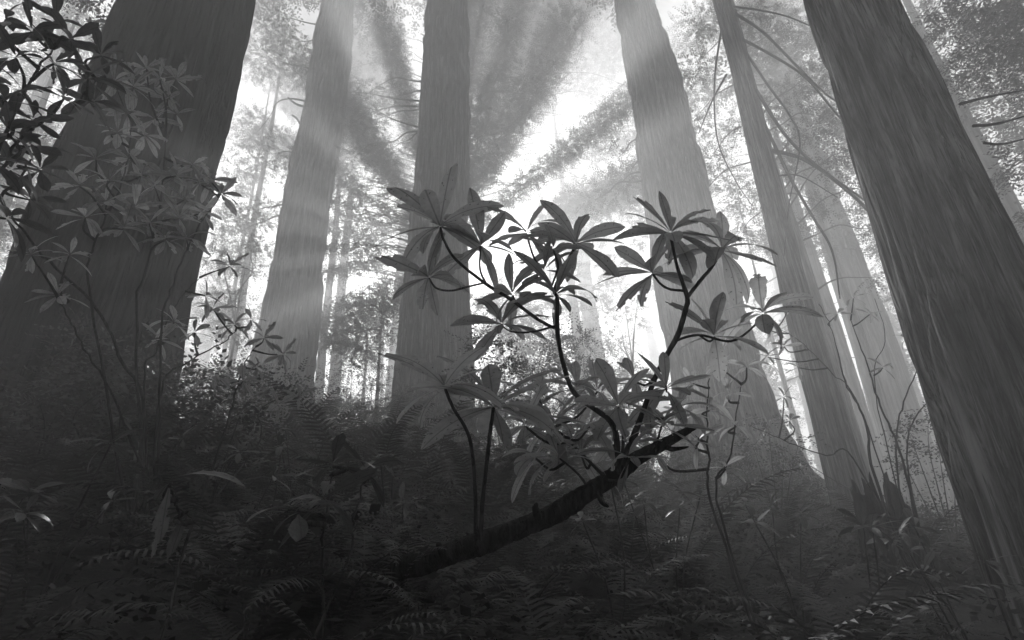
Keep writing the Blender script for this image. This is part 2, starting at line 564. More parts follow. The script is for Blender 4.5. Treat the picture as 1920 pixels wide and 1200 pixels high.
redwood('straight upright redwood standing right behind the rhododendron whorls, hiding the sun',
        [(797, 878, 30), (783, 880, 300), (762, 881, 500), (742, 882, 680)], 19.0, 30,
        nseg=290, nring=210, ridge=0.14, cells=36, lobes=0.12, flare=1.32, seed=13, top_crown=34, top_r=5,
        limbs=[px_limb([(795, 190, 19.00, .05), (740, 185, 19.59, .04), (690, 175, 20.19, .02), (640, 172, 20.66, .01)]),
               px_limb([(790, 240, 19.00, .05), (740, 225, 19.59, .03), (700, 205, 20.19, .02), (660, 200, 20.54, .01)])],
        clumps=[C(735, 182, 19.7, 35), C(690, 175, 20.2, 32), C(700, 225, 20.2, 36), C(655, 235, 20.8, 42), C(735, 280, 20.2, 32), C(665, 295, 20.8, 38)])
redwood('large redwood with wide flaring base behind the forked rhododendron stem',
        [(1168, 1258, 100), (1196, 1315, 300), (1226, 1378, 500), (1252, 1428, 700), (1264, 1488, 830)], 15.5, 29,
        nseg=300, nring=210, ridge=0.15, cells=38, lobes=0.12, flare=1.4, seed=14, top_crown=34, top_r=5,
        clumps=[C(1160, 295, 16.7, 38), C(1150, 352, 16.7, 40), C(1115, 375, 16.5, 28), C(1180, 330, 16.9, 32)])
thin_limbs = [
    px_limb([(1365, 12, 11.00, .03), (1430, 20, 10.67, .022), (1500, 40, 10.34, .015), (1600, 95, 9.90, .008), (1660, 150, 9.68, .005)]),
    px_limb([(1370, 20, 11.00, .04), (1430, 60, 10.56, .032), (1500, 130, 9.90, .024), (1560, 185, 9.46, .015), (1640, 225, 9.02, .008)]),
    px_limb([(1385, 70, 11.00, .035), (1450, 105, 10.45, .028), (1510, 145, 10.01, .022), (1570, 215, 9.68, .016), (1650, 300, 9.24, .01)]),
    px_limb([(1400, 100, 11.00, .03), (1440, 160, 10.56, .025), (1480, 215, 10.12, .02), (1500, 270, 10.01, .015), (1480, 380, 9.90, .01), (1470, 480, 9.90, .006)]),
    px_limb([(1415, 165, 11.00, .04), (1470, 250, 10.56, .032), (1530, 310, 10.12, .026), (1600, 360, 9.68, .018), (1680, 420, 9.24, .01)]),
    px_limb([(1448, 282, 11.00, .045), (1510, 300, 10.56, .038), (1580, 350, 10.01, .03), (1640, 410, 9.46, .022), (1690, 500, 9.02, .012)]),
    px_limb([(1430, 225, 11.00, .035), (1480, 330, 10.56, .03), (1520, 400, 10.23, .024), (1560, 470, 10.01, .018), (1575, 560, 9.90, .01)]),
    px_limb([(1362, 140, 11.00, .03), (1335, 190, 11.33, .022), (1310, 250, 11.66, .012)]),
    px_limb([(1355, 40, 11.00, .03), (1340, 150, 11.22, .022), (1345, 260, 11.33, .016), (1380, 340, 11.33, .01), (1410, 385, 11.22, .006)]),
    px_limb([(1455, 330, 11.00, .02), (1500, 330, 10.78, .015), (1570, 370, 10.45, .008)]),
]
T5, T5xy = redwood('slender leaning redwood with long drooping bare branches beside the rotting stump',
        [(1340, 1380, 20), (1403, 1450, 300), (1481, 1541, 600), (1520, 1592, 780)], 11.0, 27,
        nseg=100, nring=190, ridge=0.025, cells=16, mat=M_BARK_STREAKED, lobes=0.08, flare=1.3, seed=15, top_crown=26, top_r=3.5, limbs=thin_limbs)
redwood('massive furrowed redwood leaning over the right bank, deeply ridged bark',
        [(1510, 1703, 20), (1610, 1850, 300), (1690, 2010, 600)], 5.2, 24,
        nseg=280, nring=320, ridge=0.06, cells=22, mat=M_BARK_STREAKED, bulge=0.02, lobes=0.06, flare=1.08, seed=16, top_crown=34, top_r=5, spiral=-0.1,
        limbs=[px_limb([(1800, 195, 5.42, .014), (1850, 182, 5.65, .011), (1925, 168, 5.94, .006)]),
               px_limb([(1825, 236, 5.42, .014), (1870, 232, 5.65, .011), (1930, 215, 5.94, .006)]),
               px_limb([(1845, 268, 5.42, .012), (1880, 270, 5.57, .009), (1930, 258, 5.94, .005)])])

# hazy trees further up the slope
def far_tree(label, xl, xr, py, dist, height, seed, clumps=(), tc=24, tr=4.5, cf=0.55, **kw):
    x, y, z, r = trunk_place(xl, xr, py, dist)
    return tree('redwood_tree', label, 'tree', (x, y), height, r=r, flare=1.35, seed=seed, nseg=36, nring=60, ridge=0.05, cells=16,
                clumps=clumps, top_crown=tc, top_r=tr, crown_from=cf, **kw)

far_tree('faint far redwood showing past the left edge of the straight upright trunk', 738, 782, 400, 40, 29, 21,
         clumps=[C(700, 60, 34, 60), C(720, 320, 34, 40), C(650, 300, 34, 40)], style='far', cf=0.9, tc=10, tr=3.0)
far_tree('faint far redwood trunk in the gap between straight trunk and wide flaring trunk', 1088, 1134, 640, 38, 29, 22,
         clumps=[C(905, 50, 33, 60), C(960, 30, 33, 70), C(935, 140, 33, 60), C(1000, 110, 33, 60), C(920, 225, 33, 50), C(965, 270, 33, 45), C(1015, 190, 33, 45),
                 C(905, 300, 33, 40), C(1060, 60, 33, 50), C(1130, 40, 33, 55), C(1040, 10, 33, 60), C(1100, 120, 34, 30)], style='far', dens=1.5)
far_tree('hazy broad redwood seen between slender leaning trunk and massive furrowed trunk', 1562, 1656, 560, 27, 29, 23)
far_tree('slim hazy redwood pole beside the slender leaning trunk', 1548, 1574, 600, 25, 28, 24, tc=14, tr=3)
far_tree('slim hazy redwood pole in front of the hazy broad trunk', 1622, 1642, 690, 22, 28, 25, tc=12, tr=3)
far_tree('thin misty trunk just right of the pale misty redwood', 600, 618, 620, 30, 28, 26, tc=14, tr=3)

# leafy understory trees in the mist
BOUGH = 2.2
def small_tree(name, label, px, py, dist, r, height, seed, clumps, style='needle', dens=1.0, mat=None, group=None):
    d = ray(px, py); h = math.hypot(d.x, d.y)
    x, y = d.x / h * dist, d.y / h * dist
    return tree(name, label, 'tree', (x, y), height, r=r, flare=1.3, seed=seed, nseg=12, nring=24, ridge=0.01, cells=8, mat=M_BARK,
                clumps=clumps, style=style, dens=dens, limb_r=0.02, leaf_mat_=mat, group=group)

# leafy trees right behind the straight trunk; the gaps between their boughs let the light beams through
def boughs(sectors, dist, seed, r0=75, r1=470):
    rg = random.Random(seed)
    out = []
    for a0, a1, ra, rb in sectors:
        am = math.radians((a0 + a1) / 2); hw = math.radians(a1 - a0) / 2
        rr = ra
        while rr < rb:
            size = max(10.0, min(46.0, rr * math.tan(hw) * 0.95))
            k = max(1, int(round(rr * math.tan(hw) / size)))
            for i in range(k):
                aa = am + hw * ((2 * i + 1) / k - 1) * 0.8
                out.append(C(828 + rr * math.cos(aa), 470 - rr * math.sin(aa), dist + rg.uniform(-1.2, 1.2), size, 0.8))
            rr += size * 1.15
    return out

small_tree('hemlock_tree', 'leafy tree half hidden by the straight trunk, boughs spreading toward the flaring trunk', 850, 500, 24, 0.3, 29, 46,
           boughs([(53.5, 68, 55, 490), (69.5, 76, 55, 490), (78, 85, 55, 490), (34, 43.5, 60, 490), (10, 28.5, 210, 420)], 24, 1), style='bough', dens=BOUGH)
small_tree('hemlock_tree', 'leafy tree half hidden by the straight trunk, boughs spreading toward the pale misty trunk', 800, 500, 25, 0.3, 29, 47,
           boughs([(100, 108, 70, 450), (117, 131, 65, 450), (140, 149, 80, 330), (155, 158, 110, 300), (167, 170, 120, 280), (177, 181, 110, 280), (189, 192, 110, 280), (203, 236, 110, 290)], 25, 2), style='bough', dens=BOUGH)
small_tree('hemlock_tree', 'hazy leafy tree up-slope of the flaring trunk, its canopy closing over the light beam', 1075, 560, 31, 0.35, 29.5, 48,
           boughs([(44, 53, 400, 520), (28, 34, 330, 480), (55, 85, 150, 480), (4, 27, 230, 440)], 31, 3), style='bough', dens=1.7)
small_tree('hemlock_tree', 'hazy leafy tree up-slope of the pale misty trunk, its canopy above the thin trunk', 640, 560, 32, 0.35, 29, 49,
           boughs([(108, 117, 300, 450), (131, 139, 360, 420), (141, 152, 300, 440), (100, 108, 200, 440), (117, 131, 160, 430)], 32, 4), style='bough', dens=BOUGH)
small_tree('hemlock_tree', 'soft misty tree in the bright gap beyond the rhododendron whorls', 1040, 600, 27, 0.15, 15, 56,
           [C(px, py, 27 + (px % 7) * 0.2, rr) for px, py, rr in ((950, 520, 24), (1000, 480, 26), (1060, 500, 30), (1040, 430, 24), (1110, 450, 30), (1150, 500, 30), (970, 580, 30), (1040, 570, 34), (1110, 560, 34), (1170, 580, 30), (930, 620, 26), (1000, 640, 30), (1080, 640, 34), (1160, 650, 30), (1200, 440, 26), (1090, 390, 20), (1215, 540, 24))], style='bough', dens=1.1)
small_tree('hemlock_tree', 'bushy low conifer behind the huckleberry, right of the straight upright trunk', 1000, 640, 23, 0.1, 5, 51,
           boughs([(-68, -28, 140, 330)], 23, 5) + [C(1120, 640, 23, 30), C(1150, 690, 23, 30), C(1190, 700, 23, 28)], style='bough', dens=1.6)
# hazy canopies closing the sides of the view
small_tree('hemlock_tree', 'hazy dense tree beyond the outer edge of the massive dark redwood', 20, 300, 24, 0.25, 28, 52,
           [C(px, py, 24, 60) for px, py in ((20, 20), (110, 15), (180, 60), (60, 110), (150, 140), (10, 190), (90, 220), (40, 300), (120, 320), (10, 390), (70, 430), (20, 500), (-60, 100), (-60, 300))], style='bough', dens=1.3)
small_tree('hemlock_tree', 'hazy dense tree beyond the right bank, glimpsed past the massive furrowed redwood', 1900, 400, 21, 0.25, 26, 53,
           [C(px, py, 21, 58) for px, py in ((1760, 10), (1830, 60), (1900, 30), (1880, 140), (1960, 120), (1910, 230), (1980, 260), (1930, 330), (1990, 380), (1960, 450), (1800, 130), (1850, 210))], style='bough', dens=1.4)
small_tree('hemlock_tree', 'hazy dense tree in the gap between slender leaning trunk and furrowed redwood', 1560, 400, 26, 0.2, 28, 54,
           [C(px, py, 26, 52) for px, py in ((1440, 30), (1520, 20), (1590, 60), (1480, 110), (1560, 150), (1610, 220), (1500, 220), (1580, 300), (1630, 360), (1530, 330), (1470, 300), (1660, 450), (1600, 420), (1300, 60), (1310, 170), (1350, 240), (1330, 330), (1390, 380), (1440, 450), (1540, 470))], style='bough', dens=1.3)
small_tree('hemlock_tree', 'hazy tree in the slot between massive dark redwood and pale misty redwood', 480, 400, 27, 0.2, 26, 55,
           [C(px, py, 27, 46) for px, py in ((500, 40), (540, 110), (480, 100), (440, 330), (480, 300), (420, 420), (470, 400), (430, 500), (480, 480), (400, 580), (450, 590))], style='bough', dens=1.1)
small_tree('hemlock_tree', 'dark-boughed tree overhanging behind the massive furrowed redwood', 2090, 300, 12, 0.12, 15, 50,
           [C(1790, 40, 12, 36), C(1830, 20, 12, 50), C(1880, 90, 12, 50), C(1845, 110, 12, 42), C(1800, 130, 12, 26), C(1870, 20, 12.3, 50), C(1910, 60, 12, 45), C(1915, 140, 12.3, 26), C(1888, 305, 12, 14), C(1880, 328, 12, 12), C(1760, 10, 12, 30), C(1930, 200, 12.5, 20), C(1900, 420, 12.5, 16)], style='needle', dens=2.2)
for k, cc in enumerate([([C(930, 560, 33, 34), C(990, 590, 33, 40), C(1060, 560, 33, 36), C(1010, 520, 33.5, 26), C(940, 510, 33, 22), C(1150, 540, 33, 34), C(1100, 610, 33, 30), C(1190, 470, 34, 26), C(1130, 440, 34, 22)], 1040, 'misty low tree filling the gap right of the straight upright trunk'),
                        ([C(640, 560, 33, 26), C(620, 610, 33, 26), C(690, 600, 33, 24)], 690, 'misty low tree filling the gap left of the straight upright trunk'),
                        ([C(470, 330, 30, 34), C(440, 260, 30, 34), C(480, 220, 30, 26), C(420, 370, 30, 30), C(455, 470, 30, 30), C(410, 540, 30, 26), C(460, 140, 30, 20)], 430, 'misty tree behind the bare twigs of the pale misty redwood'),
                        ([C(1420, 560, 28, 26), C(1445, 620, 28, 26), C(1460, 690, 28, 26), C(1380, 330, 28, 26), C(1400, 420, 28, 26), C(1690, 560, 28, 30), C(1680, 480, 28, 24), C(1530, 620, 28, 20), C(1720, 680, 28, 26)], 1440, 'misty tree glowing behind the slender leaning trunk')]):
    small_tree('hemlock_tree', cc[2], cc[1], 600, cc[0][0][1] and 33 - 3 * (k > 1) - 2 * (k > 2), 0.13, max(4.0, max(c[2] for c in cc[0]) - 5.0), 60 + k, cc[0], style='bough', dens=1.0)
small_tree('hemlock_tree', 'fine-leaved young tree with rounded crown beside the straight upright redwood base', 712, 690, 19, 0.08, 6, 41,
           [C(705, 560, 19, 34), C(665, 590, 19.5, 32), C(720, 620, 19, 30), C(640, 640, 19.5, 32), C(690, 655, 19, 30), C(655, 560, 20, 22), C(735, 580, 19.4, 20)], dens=2.2)
rng = random.Random(5)
cl = []
for px, py, rr in [(1300, 130, 34), (1320, 40, 38), (1290, 230, 26), (1330, 300, 26), (1305, 380, 24), (1390, 440, 24), (1410, 20, 38), (1450, 60, 40),
                   (1420, 110, 24), (1480, 170, 40), (1530, 60, 40), (1540, 140, 38), (1440, 200, 30), (1520, 240, 38), (1570, 210, 32), (1480, 300, 26),
                   (1560, 300, 34), (1600, 280, 28), (1620, 350, 26), (1540, 380, 28), (1500, 420, 22), (1450, 380, 18), (1650, 430, 20), (1390, 250, 16), (1640, 520, 18)]:
    cl.append(C(px, py, rng.uniform(15, 18), rr))
small_tree('hemlock_tree', 'airy fine-leaved tree filling the gap behind drooping bare branches', 1510, 500, 16.5, 0.14, 17, 42, cl, dens=1.7)
small_tree('hemlock_tree', 'bright misty tree at the outer side of the massive dark redwood', 40, 300, 17, 0.15, 14, 43,
           [C(70, 250, 17, 40), C(100, 300, 17, 32), C(30, 330, 17, 40), C(60, 400, 17, 38), C(10, 430, 17, 40), C(95, 440, 17.5, 24), C(130, 360, 17.5, 22), C(0, 230, 17, 40)], dens=1.8)
small_tree('hemlock_tree', 'misty low tree between massive dark redwood and pale misty redwood', 440, 620, 20, 0.09, 5, 44,
           [C(430, 560, 20, 30), C(460, 500, 20, 26), C(405, 480, 20, 24), C(480, 455, 20.5, 22), C(420, 620, 20, 26), C(455, 640, 20, 22)], dens=2)
small_tree('hemlock_tree', 'pale misty young tree low between straight trunk and wide flaring trunk', 1180, 640, 24, 0.08, 6, 45,
           [C(1170, 560, 24, 26), C(1190, 610, 24, 26), C(1150, 640, 24, 22), C(1205, 520, 24, 20), C(1140, 590, 24.5, 18)], dens=0.6)

# more redwoods far up the slope, faint in the haze; their crowns break the sunlight into beams
rng = random.Random(19)
spots = [(505, 58), (410, 60), (330, 48), (1200, 58), (1330, 47), (1450, 52), (1760, 44), (1850, 36), (60, 40), (930, 62)]
names = ['behind the pale misty trunk', 'in the slot beside the massive dark trunk', 'behind the massive dark trunk', 'behind the flaring trunk\'s left edge',
         'behind the flaring trunk\'s right edge', 'behind the slender leaning trunk', 'behind the hazy broad trunk', 'behind the massive furrowed trunk',
         'beyond the bright misty outer tree', 'straight up-slope of the rhododendron whorls']
for (px, d), nm in zip(spots, names):
    w = 1.0 / d * F_PX
    far_tree('pale far redwood almost lost in haze ' + nm, px - w * 0.9, px + w * 0.9, 500, d, rng.uniform(26, 29), rng.randint(50, 999), tc=30, tr=5.0, cf=0.35)


# a low belt of young trees beyond the crest
belt = [(470, 47, 15, 'pale misty trunk'), (640, 50, 17, 'thin misty trunk'), (720, 44, 15, 'lacy bush in the left gap'), (900, 50, 15, 'straight upright trunk'), (985, 46, 14, 'rhododendron whorls'),
        (1065, 52, 15, 'faint far trunk'), (1160, 47, 14, 'flaring trunk\'s left edge'), (1280, 50, 13, 'flaring trunk'), (1420, 46, 14, 'gap beside the slender leaning trunk'), (1530, 48, 14, 'slim hazy pole'), (1680, 44, 17, 'hazy broad trunk'), (400, 42, 15, 'massive dark trunk\'s edge')]
for i, (px, d, h, nm) in enumerate(belt):
    x, y, z, _r = trunk_place(px - 2, px + 2, 620, d)
    tree('hemlock_tree', 'pale bushy young conifer beyond the crest behind the ' + nm, 'tree', (x, y), h, r=0.2, seed=800 + i, nseg=10, nring=20, ridge=0.01, cells=6,
         top_crown=34, crown_from=0.05, top_r=3.6)

# unseen hemlocks added behind and beside the viewer to shade the foreground
for i, (x, y, nm) in enumerate([(-6, -5, 'two strides behind the clearing'), (7, -4.5, 'below the massive furrowed trunk'), (-11, 0.5, 'below the massive dark trunk'),
                                (11, 0.5, 'downhill of the stump')]):
    tree('hemlock_tree', 'unseen dense low-boughed hemlock added for shade ' + nm, 'tree', (x, y), 24, r=0.5, seed=700 + i, nseg=16, nring=24, ridge=0.02, cells=8, top_crown=46, crown_from=0.12, top_r=5.5)


# ------------------------------------------------------------------ rhododendron leaves
def leaf_mesh(name, seed, mat, nu=9, torn=False):
    rng = np.random.default_rng(seed)
    bend = rng.uniform(0.1, 0.55) + (0.5 if rng.random() < 0.25 else 0); fold = rng.uniform(0.1, 0.45); tw = rng.uniform(-0.35, 0.35); side = rng.uniform(-0.1, 0.1)
    wmax = rng.uniform(0.12, 0.165)
    u = np.linspace(0, 1, nu)
    w = wmax * np.sin(PI * np.clip(u, 0, 1) ** 1.4) ** 0.62
    w = np.maximum(w, 0.012); w[0] = 0.014
    w[1] = min(w[1], 0.05)
    if torn:
        k = rng.integers(nu - 4, nu - 1)
        w[k:] = np.maximum(w[k:], 0.05 * rng.random(nu - k) + 0.03)
    V = []
    for i, t in enumerate(u):
        ang = bend * t * 1.3
        yy = math.sin(ang) / (bend * 1.3 + 1e-6) if bend > 0.01 else t
        zz = -(1 - math.cos(ang)) / (bend * 1.3 + 1e-6)
        for v in (-1, -0.5, 0, 0.5, 1):
            ww = w[i] * (1 + (rng.uniform(-0.3, 0.06) if (torn and abs(v) == 1 and rng.random() < 0.5) else rng.uniform(-0.05, 0.05)))
            a = tw * t
            x = v * ww; z = abs(v) * ww * fold - (0.25 * ww if abs(v) == 1 else 0) * fold * 2
            V.append((x * math.cos(a) - z * math.sin(a) + side * t * t, yy + (0.05 * (rng.random() - 0.5) if (torn and i == nu - 1) else 0), zz + x * math.sin(a) + z * math.cos(a)))
    n = 5
    i, j = np.meshgrid(np.arange(nu - 1), np.arange(n - 1), indexing='ij')
    a = (i * n + j).ravel()
    Q = np.stack([a, a + 1, a + n + 1, a + n], 1)
    if torn:      # insect-chewed edge and tip
        keep = np.ones(len(Q), bool)
        for _ in range(rng.integers(1, 4)):
            keep[rng.integers(nu - 5, nu - 1) * 4 + rng.choice([0, 3])] = False
        if rng.random() < 0.4: keep[-4:-2] = False
        Q = Q[keep]
    return mesh_np(name, V, Q, None, mat)


LEAVES = [leaf_mesh('leaf', 100 + i, M_RHODO, nu=12, torn=(i % 3 == 2)) for i in range(20)]
LEAVES_MID = [leaf_mesh('leaf', 200 + i, M_RHODO_MID, nu=8, torn=(i % 4 == 3)) for i in range(12)]
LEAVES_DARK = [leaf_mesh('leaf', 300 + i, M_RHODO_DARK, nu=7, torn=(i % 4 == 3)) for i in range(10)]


def whorl(root, org, c, axis, n, length, rng, meshes, pol=(35, 105), first=0.0, petiole=True):
    """a ring of leaves round a shoot tip"""
    axis = axis.normalized()
    s = axis.orthogonal().normalized(); t = axis.cross(s)
    for i in range(n):
        az = first + i * 2.39996 + rng.uniform(-0.25, 0.25)
        f = i / max(1, n - 1)
        po = math.radians(pol[0] + (pol[1] - pol[0]) * f + rng.uniform(-12, 12))
        rad = s * math.cos(az) + t * math.sin(az)
        d = (axis * math.cos(po) + rad * math.sin(po)).normalized()
        nz = axis - d * axis.dot(d)
        if nz.length < 1e-3: nz = rad
        nz.normalize()
        xx = d.cross(nz)
        roll = rng.uniform(-0.4, 0.4)
        x2 = xx * math.cos(roll) + nz * math.sin(roll)
        z2 = x2.cross(d)
        L = length * rng.uniform(0.72, 1.12)
        base = c + axis * (0.012 * (1 - f)) - Vector(org) + d * 0.006
        M = Matrix.Translation(base) @ Matrix((x2, d, z2)).transposed().to_4x4() @ Matrix.Diagonal((L * rng.uniform(0.85, 1.15), L, L, 1))
        obj('leaf', rng.choice(meshes), root, M)


def ax_px(dx, dy, toward=0.0):
    """direction from its look in the picture: right, up, toward the viewer"""
    return (_R * dx + _U * dy - _F * toward).normalized()


# central rhododendron: a leaning mossy stem with whorled shoots
gx, gy = at(770, 1060, 1.75).x, at(770, 1060, 1.75).y
_g = at(700, 1085, 2.0)
org = Vector((_g.x, _g.y, gz(_g.x, _g.y)))
rh = empty('rhododendron_shrub', org)
tag(rh, 'rhododendron with leaning mossy stem and big leaf whorls before the straight trunk', 'shrub')
rng = random.Random(3)
tube_obj('leaning_stem', [(org.x - 0.12, org.y + 0.02, org.z - 0.14, 0.0410)] + px_limb([(740, 1076, 1.97, 0.0361), (790, 1058, 1.92, 0.0344), (850, 1035, 1.87, 0.0328), (905, 1018, 1.84, 0.0353), (950, 1000, 1.84, 0.0312), (1020, 972, 1.86, 0.0303),
         (1065, 948, 1.88, 0.0336), (1100, 925, 1.9, 0.0295), (1135, 903, 1.92, 0.0279), (1165, 882, 1.94, 0.0295), (1200, 856, 1.97, 0.0230), (1245, 832, 2.0, 0.0197), (1292, 806, 2.03, 0.0115), (1310, 798, 2.05, 0.0049)]), M_MOSS, rh, 14, 9, 0.08, 4, org)
for i, bt in enumerate([[(1010, 975, 1.84, .014), (1004, 955, 1.8, .011), (1006, 945, 1.79, .006)], [(1120, 915, 1.9, .013), (1128, 940, 1.88, .009), (1140, 950, 1.87, .004)], [(1240, 835, 2.0, .012), (1262, 842, 1.98, .008), (1290, 838, 1.97, .003)], [(830, 1042, 1.86, .012), (822, 1020, 1.83, .008)]]):
    tube_obj('broken_stub', px_limb(bt), M_MOSS, rh, 7, 5, 0.12, 30 + i, org)
stems = [
    [(1155, 892, 1.94, .016), (1195, 800, 1.95, .013), (1232, 700, 1.95, .012), (1270, 630, 1.94, .012), (1287, 575, 1.93, .012), (1288, 555, 1.93, .011), (1270, 500, 1.9, .008), (1257, 440, 1.88, .007)],
    [(1288, 558, 1.93, .010), (1310, 530, 1.95, .009), (1335, 500, 1.98, .008), (1352, 472, 2.0, .006)],
    [(1280, 545, 1.92, .007), (1255, 542, 1.95, .006), (1238, 532, 2.0, .006), (1225, 515, 2.03, .006)],
    [(1160, 885, 1.9, .013), (1150, 800, 1.86, .012), (1105, 760, 1.84, .011), (1072, 730, 1.82, .011), (1052, 665, 1.8, .010), (1045, 615, 1.8, .010), (1045, 560, 1.8, .009), (1040, 545, 1.8, .009), (1055, 505, 1.82, .007), (1080, 460, 1.84, .006)],
    [(1040, 548, 1.8, .007), (1020, 515, 1.8, .006), (1000, 480, 1.82, .005), (987, 438, 1.84, .005)],
    [(1035, 535, 1.8, .005), (1046, 500, 1.75, .005), (1038, 470, 1.72, .004)],
    [(1045, 617, 1.8, .008), (1010, 600, 1.8, .008), (960, 563, 1.8, .008), (912, 533, 1.8, .008), (855, 487, 1.78, .007), (832, 450, 1.76, .006), (826, 427, 1.75, .006)],
    [(912, 533, 1.8, .006), (900, 505, 1.83, .005), (901, 462, 1.85, .005)],
    [(908, 530, 1.8, .005), (880, 537, 1.83, .005), (845, 545, 1.86, .005), (818, 540, 1.88, .005), (805, 522, 1.9, .004)],
    [(1045, 610, 1.8, .005), (1000, 622, 1.86, .005), (960, 622, 1.9, .004), (940, 610, 1.92, .004)],
    [(985, 583, 1.8, .004), (970, 570, 1.83, .004), (962, 555, 1.85, .004)],
    [(1262, 640, 1.95, .007), (1310, 628, 2.0, .006), (1370, 640, 2.1, .006), (1410, 615, 2.15, .005), (1430, 590, 2.2, .005)],
    [(1310, 628, 2.0, .005), (1330, 640, 2.05, .005), (1340, 632, 2.1, .004)],
    [(900, 1012, 1.78, .010), (907, 920, 1.72, .008), (917, 830, 1.68, .008), (925, 765, 1.64, .007)],
    [(893, 1012, 1.78, .009), (890, 900, 1.7, .007), (880, 820, 1.62, .007), (850, 765, 1.58, .006), (835, 730, 1.55, .006)],
    [(1240, 690, 1.95, .006), (1248, 720, 1.9, .005), (1250, 735, 1.88, .004)],
    [(1140, 900, 1.9, .008), (1080, 840, 1.95, .006), (1040, 800, 2.0, .005)],
    [(1165, 870, 1.9, .008), (1168, 820, 1.85, .006), (1160, 765, 1.8, .005)],
    [(1110, 925, 1.9, .007), (1085, 890, 1.88, .005), (1050, 860, 1.85, .004)],
    [(1205, 860, 1.96, .007), (1230, 830, 1.9, .005), (1240, 800, 1.86, .004)],
]
for i, s in enumerate(stems):
    tube_obj('stem', [(q[0], q[1], q[2], q[3] * 0.78) for q in px_limb(s)], M_TWIG, rh, 7, 6, 0.12, 60 + i, org)
W = [  # px, py, dist, axis right/up/toward, leaves, length in pixels
    (826, 427, 1.75, (-.15, 1, .25), 10, 122), (901, 462, 1.85, (.1, 1, .2), 8, 96), (805, 522, 1.9, (-.3, 1, .3), 9, 98), (987, 438, 1.84, (.1, 1, .1), 8, 82),
    (1080, 460, 1.84, (.2, 1, .25), 10, 112), (1038, 470, 1.72, (0, 1, .4), 6, 66), (1022, 508, 1.86, (-.2, 1, .3), 7, 82), (962, 555, 1.85, (-.3, 1, .2), 8, 90), (1042, 556, 1.8, (.2, 1, .5), 9, 105),
    (940, 610, 1.92, (-.1, 1, .3), 9, 105), (1257, 440, 1.88, (.05, 1, .3), 12, 108), (1352, 472, 2.0, (.2, 1, .35), 11, 112), (1225, 515, 2.03, (-.25, 1, .25), 10, 108),
    (1430, 590, 2.2, (.1, 1, .2), 8, 100), (1340, 632, 2.1, (.1, 1, .6), 9, 100), (835, 730, 1.55, (-.2, 1, .4), 9, 140), (925, 765, 1.64, (.15, 1, .35), 11, 150),
    (1250, 732, 1.88, (-.1, 1, .1), 9, 95), (1160, 765, 1.8, (0, 1, .3), 9, 105), (1040, 800, 2.0, (-.1, 1, .3), 9, 105), (1050, 860, 1.85, (-.3, 1, .4), 8, 100), (1240, 800, 1.86, (.2, 1, .4), 8, 95),
    (1080, 730, 2.1, (.1, 1, .2), 7, 85), (1120, 700, 2.15, (.2, 1, .2), 0, 85)]
for (px, py, d, ax, n, lp) in W:
    if not n: continue
    p = at(px, py, d)
    depth = (p - CAM).dot(_F)
    whorl(rh, org, p, ax_px(ax[0] + rng.uniform(-.15, .15), ax[1], ax[2] - 0.62 + rng.uniform(-.25, .3)), n + 2, lp * depth / F_PX, rng, LEAVES, (34, 108), rng.uniform(0, 6))

stem_pts = np.vstack([smooth_path(px_limb(q), 4)[:, :3] for q in stems])
for (px, py, d, n, lp) in [(1010, 745, 2.1, 8, 85), (1120, 735, 2.2, 8, 80), (1190, 715, 2.2, 7, 80), (1105, 800, 2.0, 9, 85), (1190, 800, 2.1, 8, 80), (1090, 855, 2.0, 8, 85), (1150, 835, 2.15, 8, 80), (1275, 765, 2.1, 8, 80),
                           (985, 800, 1.9, 8, 95), (1215, 760, 2.0, 7, 80), (1005, 860, 1.95, 7, 90), (1180, 860, 1.8, 7, 95)]:
    p = at(px, py, d)
    k = stem_pts[np.argmin(np.linalg.norm(stem_pts - np.array(p), axis=1) + 2.0 * (stem_pts[:, 2] > p.z - 0.03))]
    mid = (k + np.array(p)) / 2 - np.array([0, 0, 0.03])
    tube_obj('stem', [tuple(k) + (.005,), tuple(mid) + (.0045,), tuple(p) + (.004,)], M_TWIG, rh, 6, 5, 0.05, 90, org)
    whorl(rh, org, p, ax_px(rng.uniform(-.3, .3), 1, rng.uniform(-.7, -.2)), n, lp * (p - CAM).dot(_F) / F_PX, rng, LEAVES, (40, 112), rng.uniform(0, 6))


def on_ground(px, dist, py=900):
    d = ray(px, py); h = math.hypot(d.x, d.y)
    x, y = d.x / h * dist, d.y / h * dist
    return Vector((x, y, gz(x, y)))


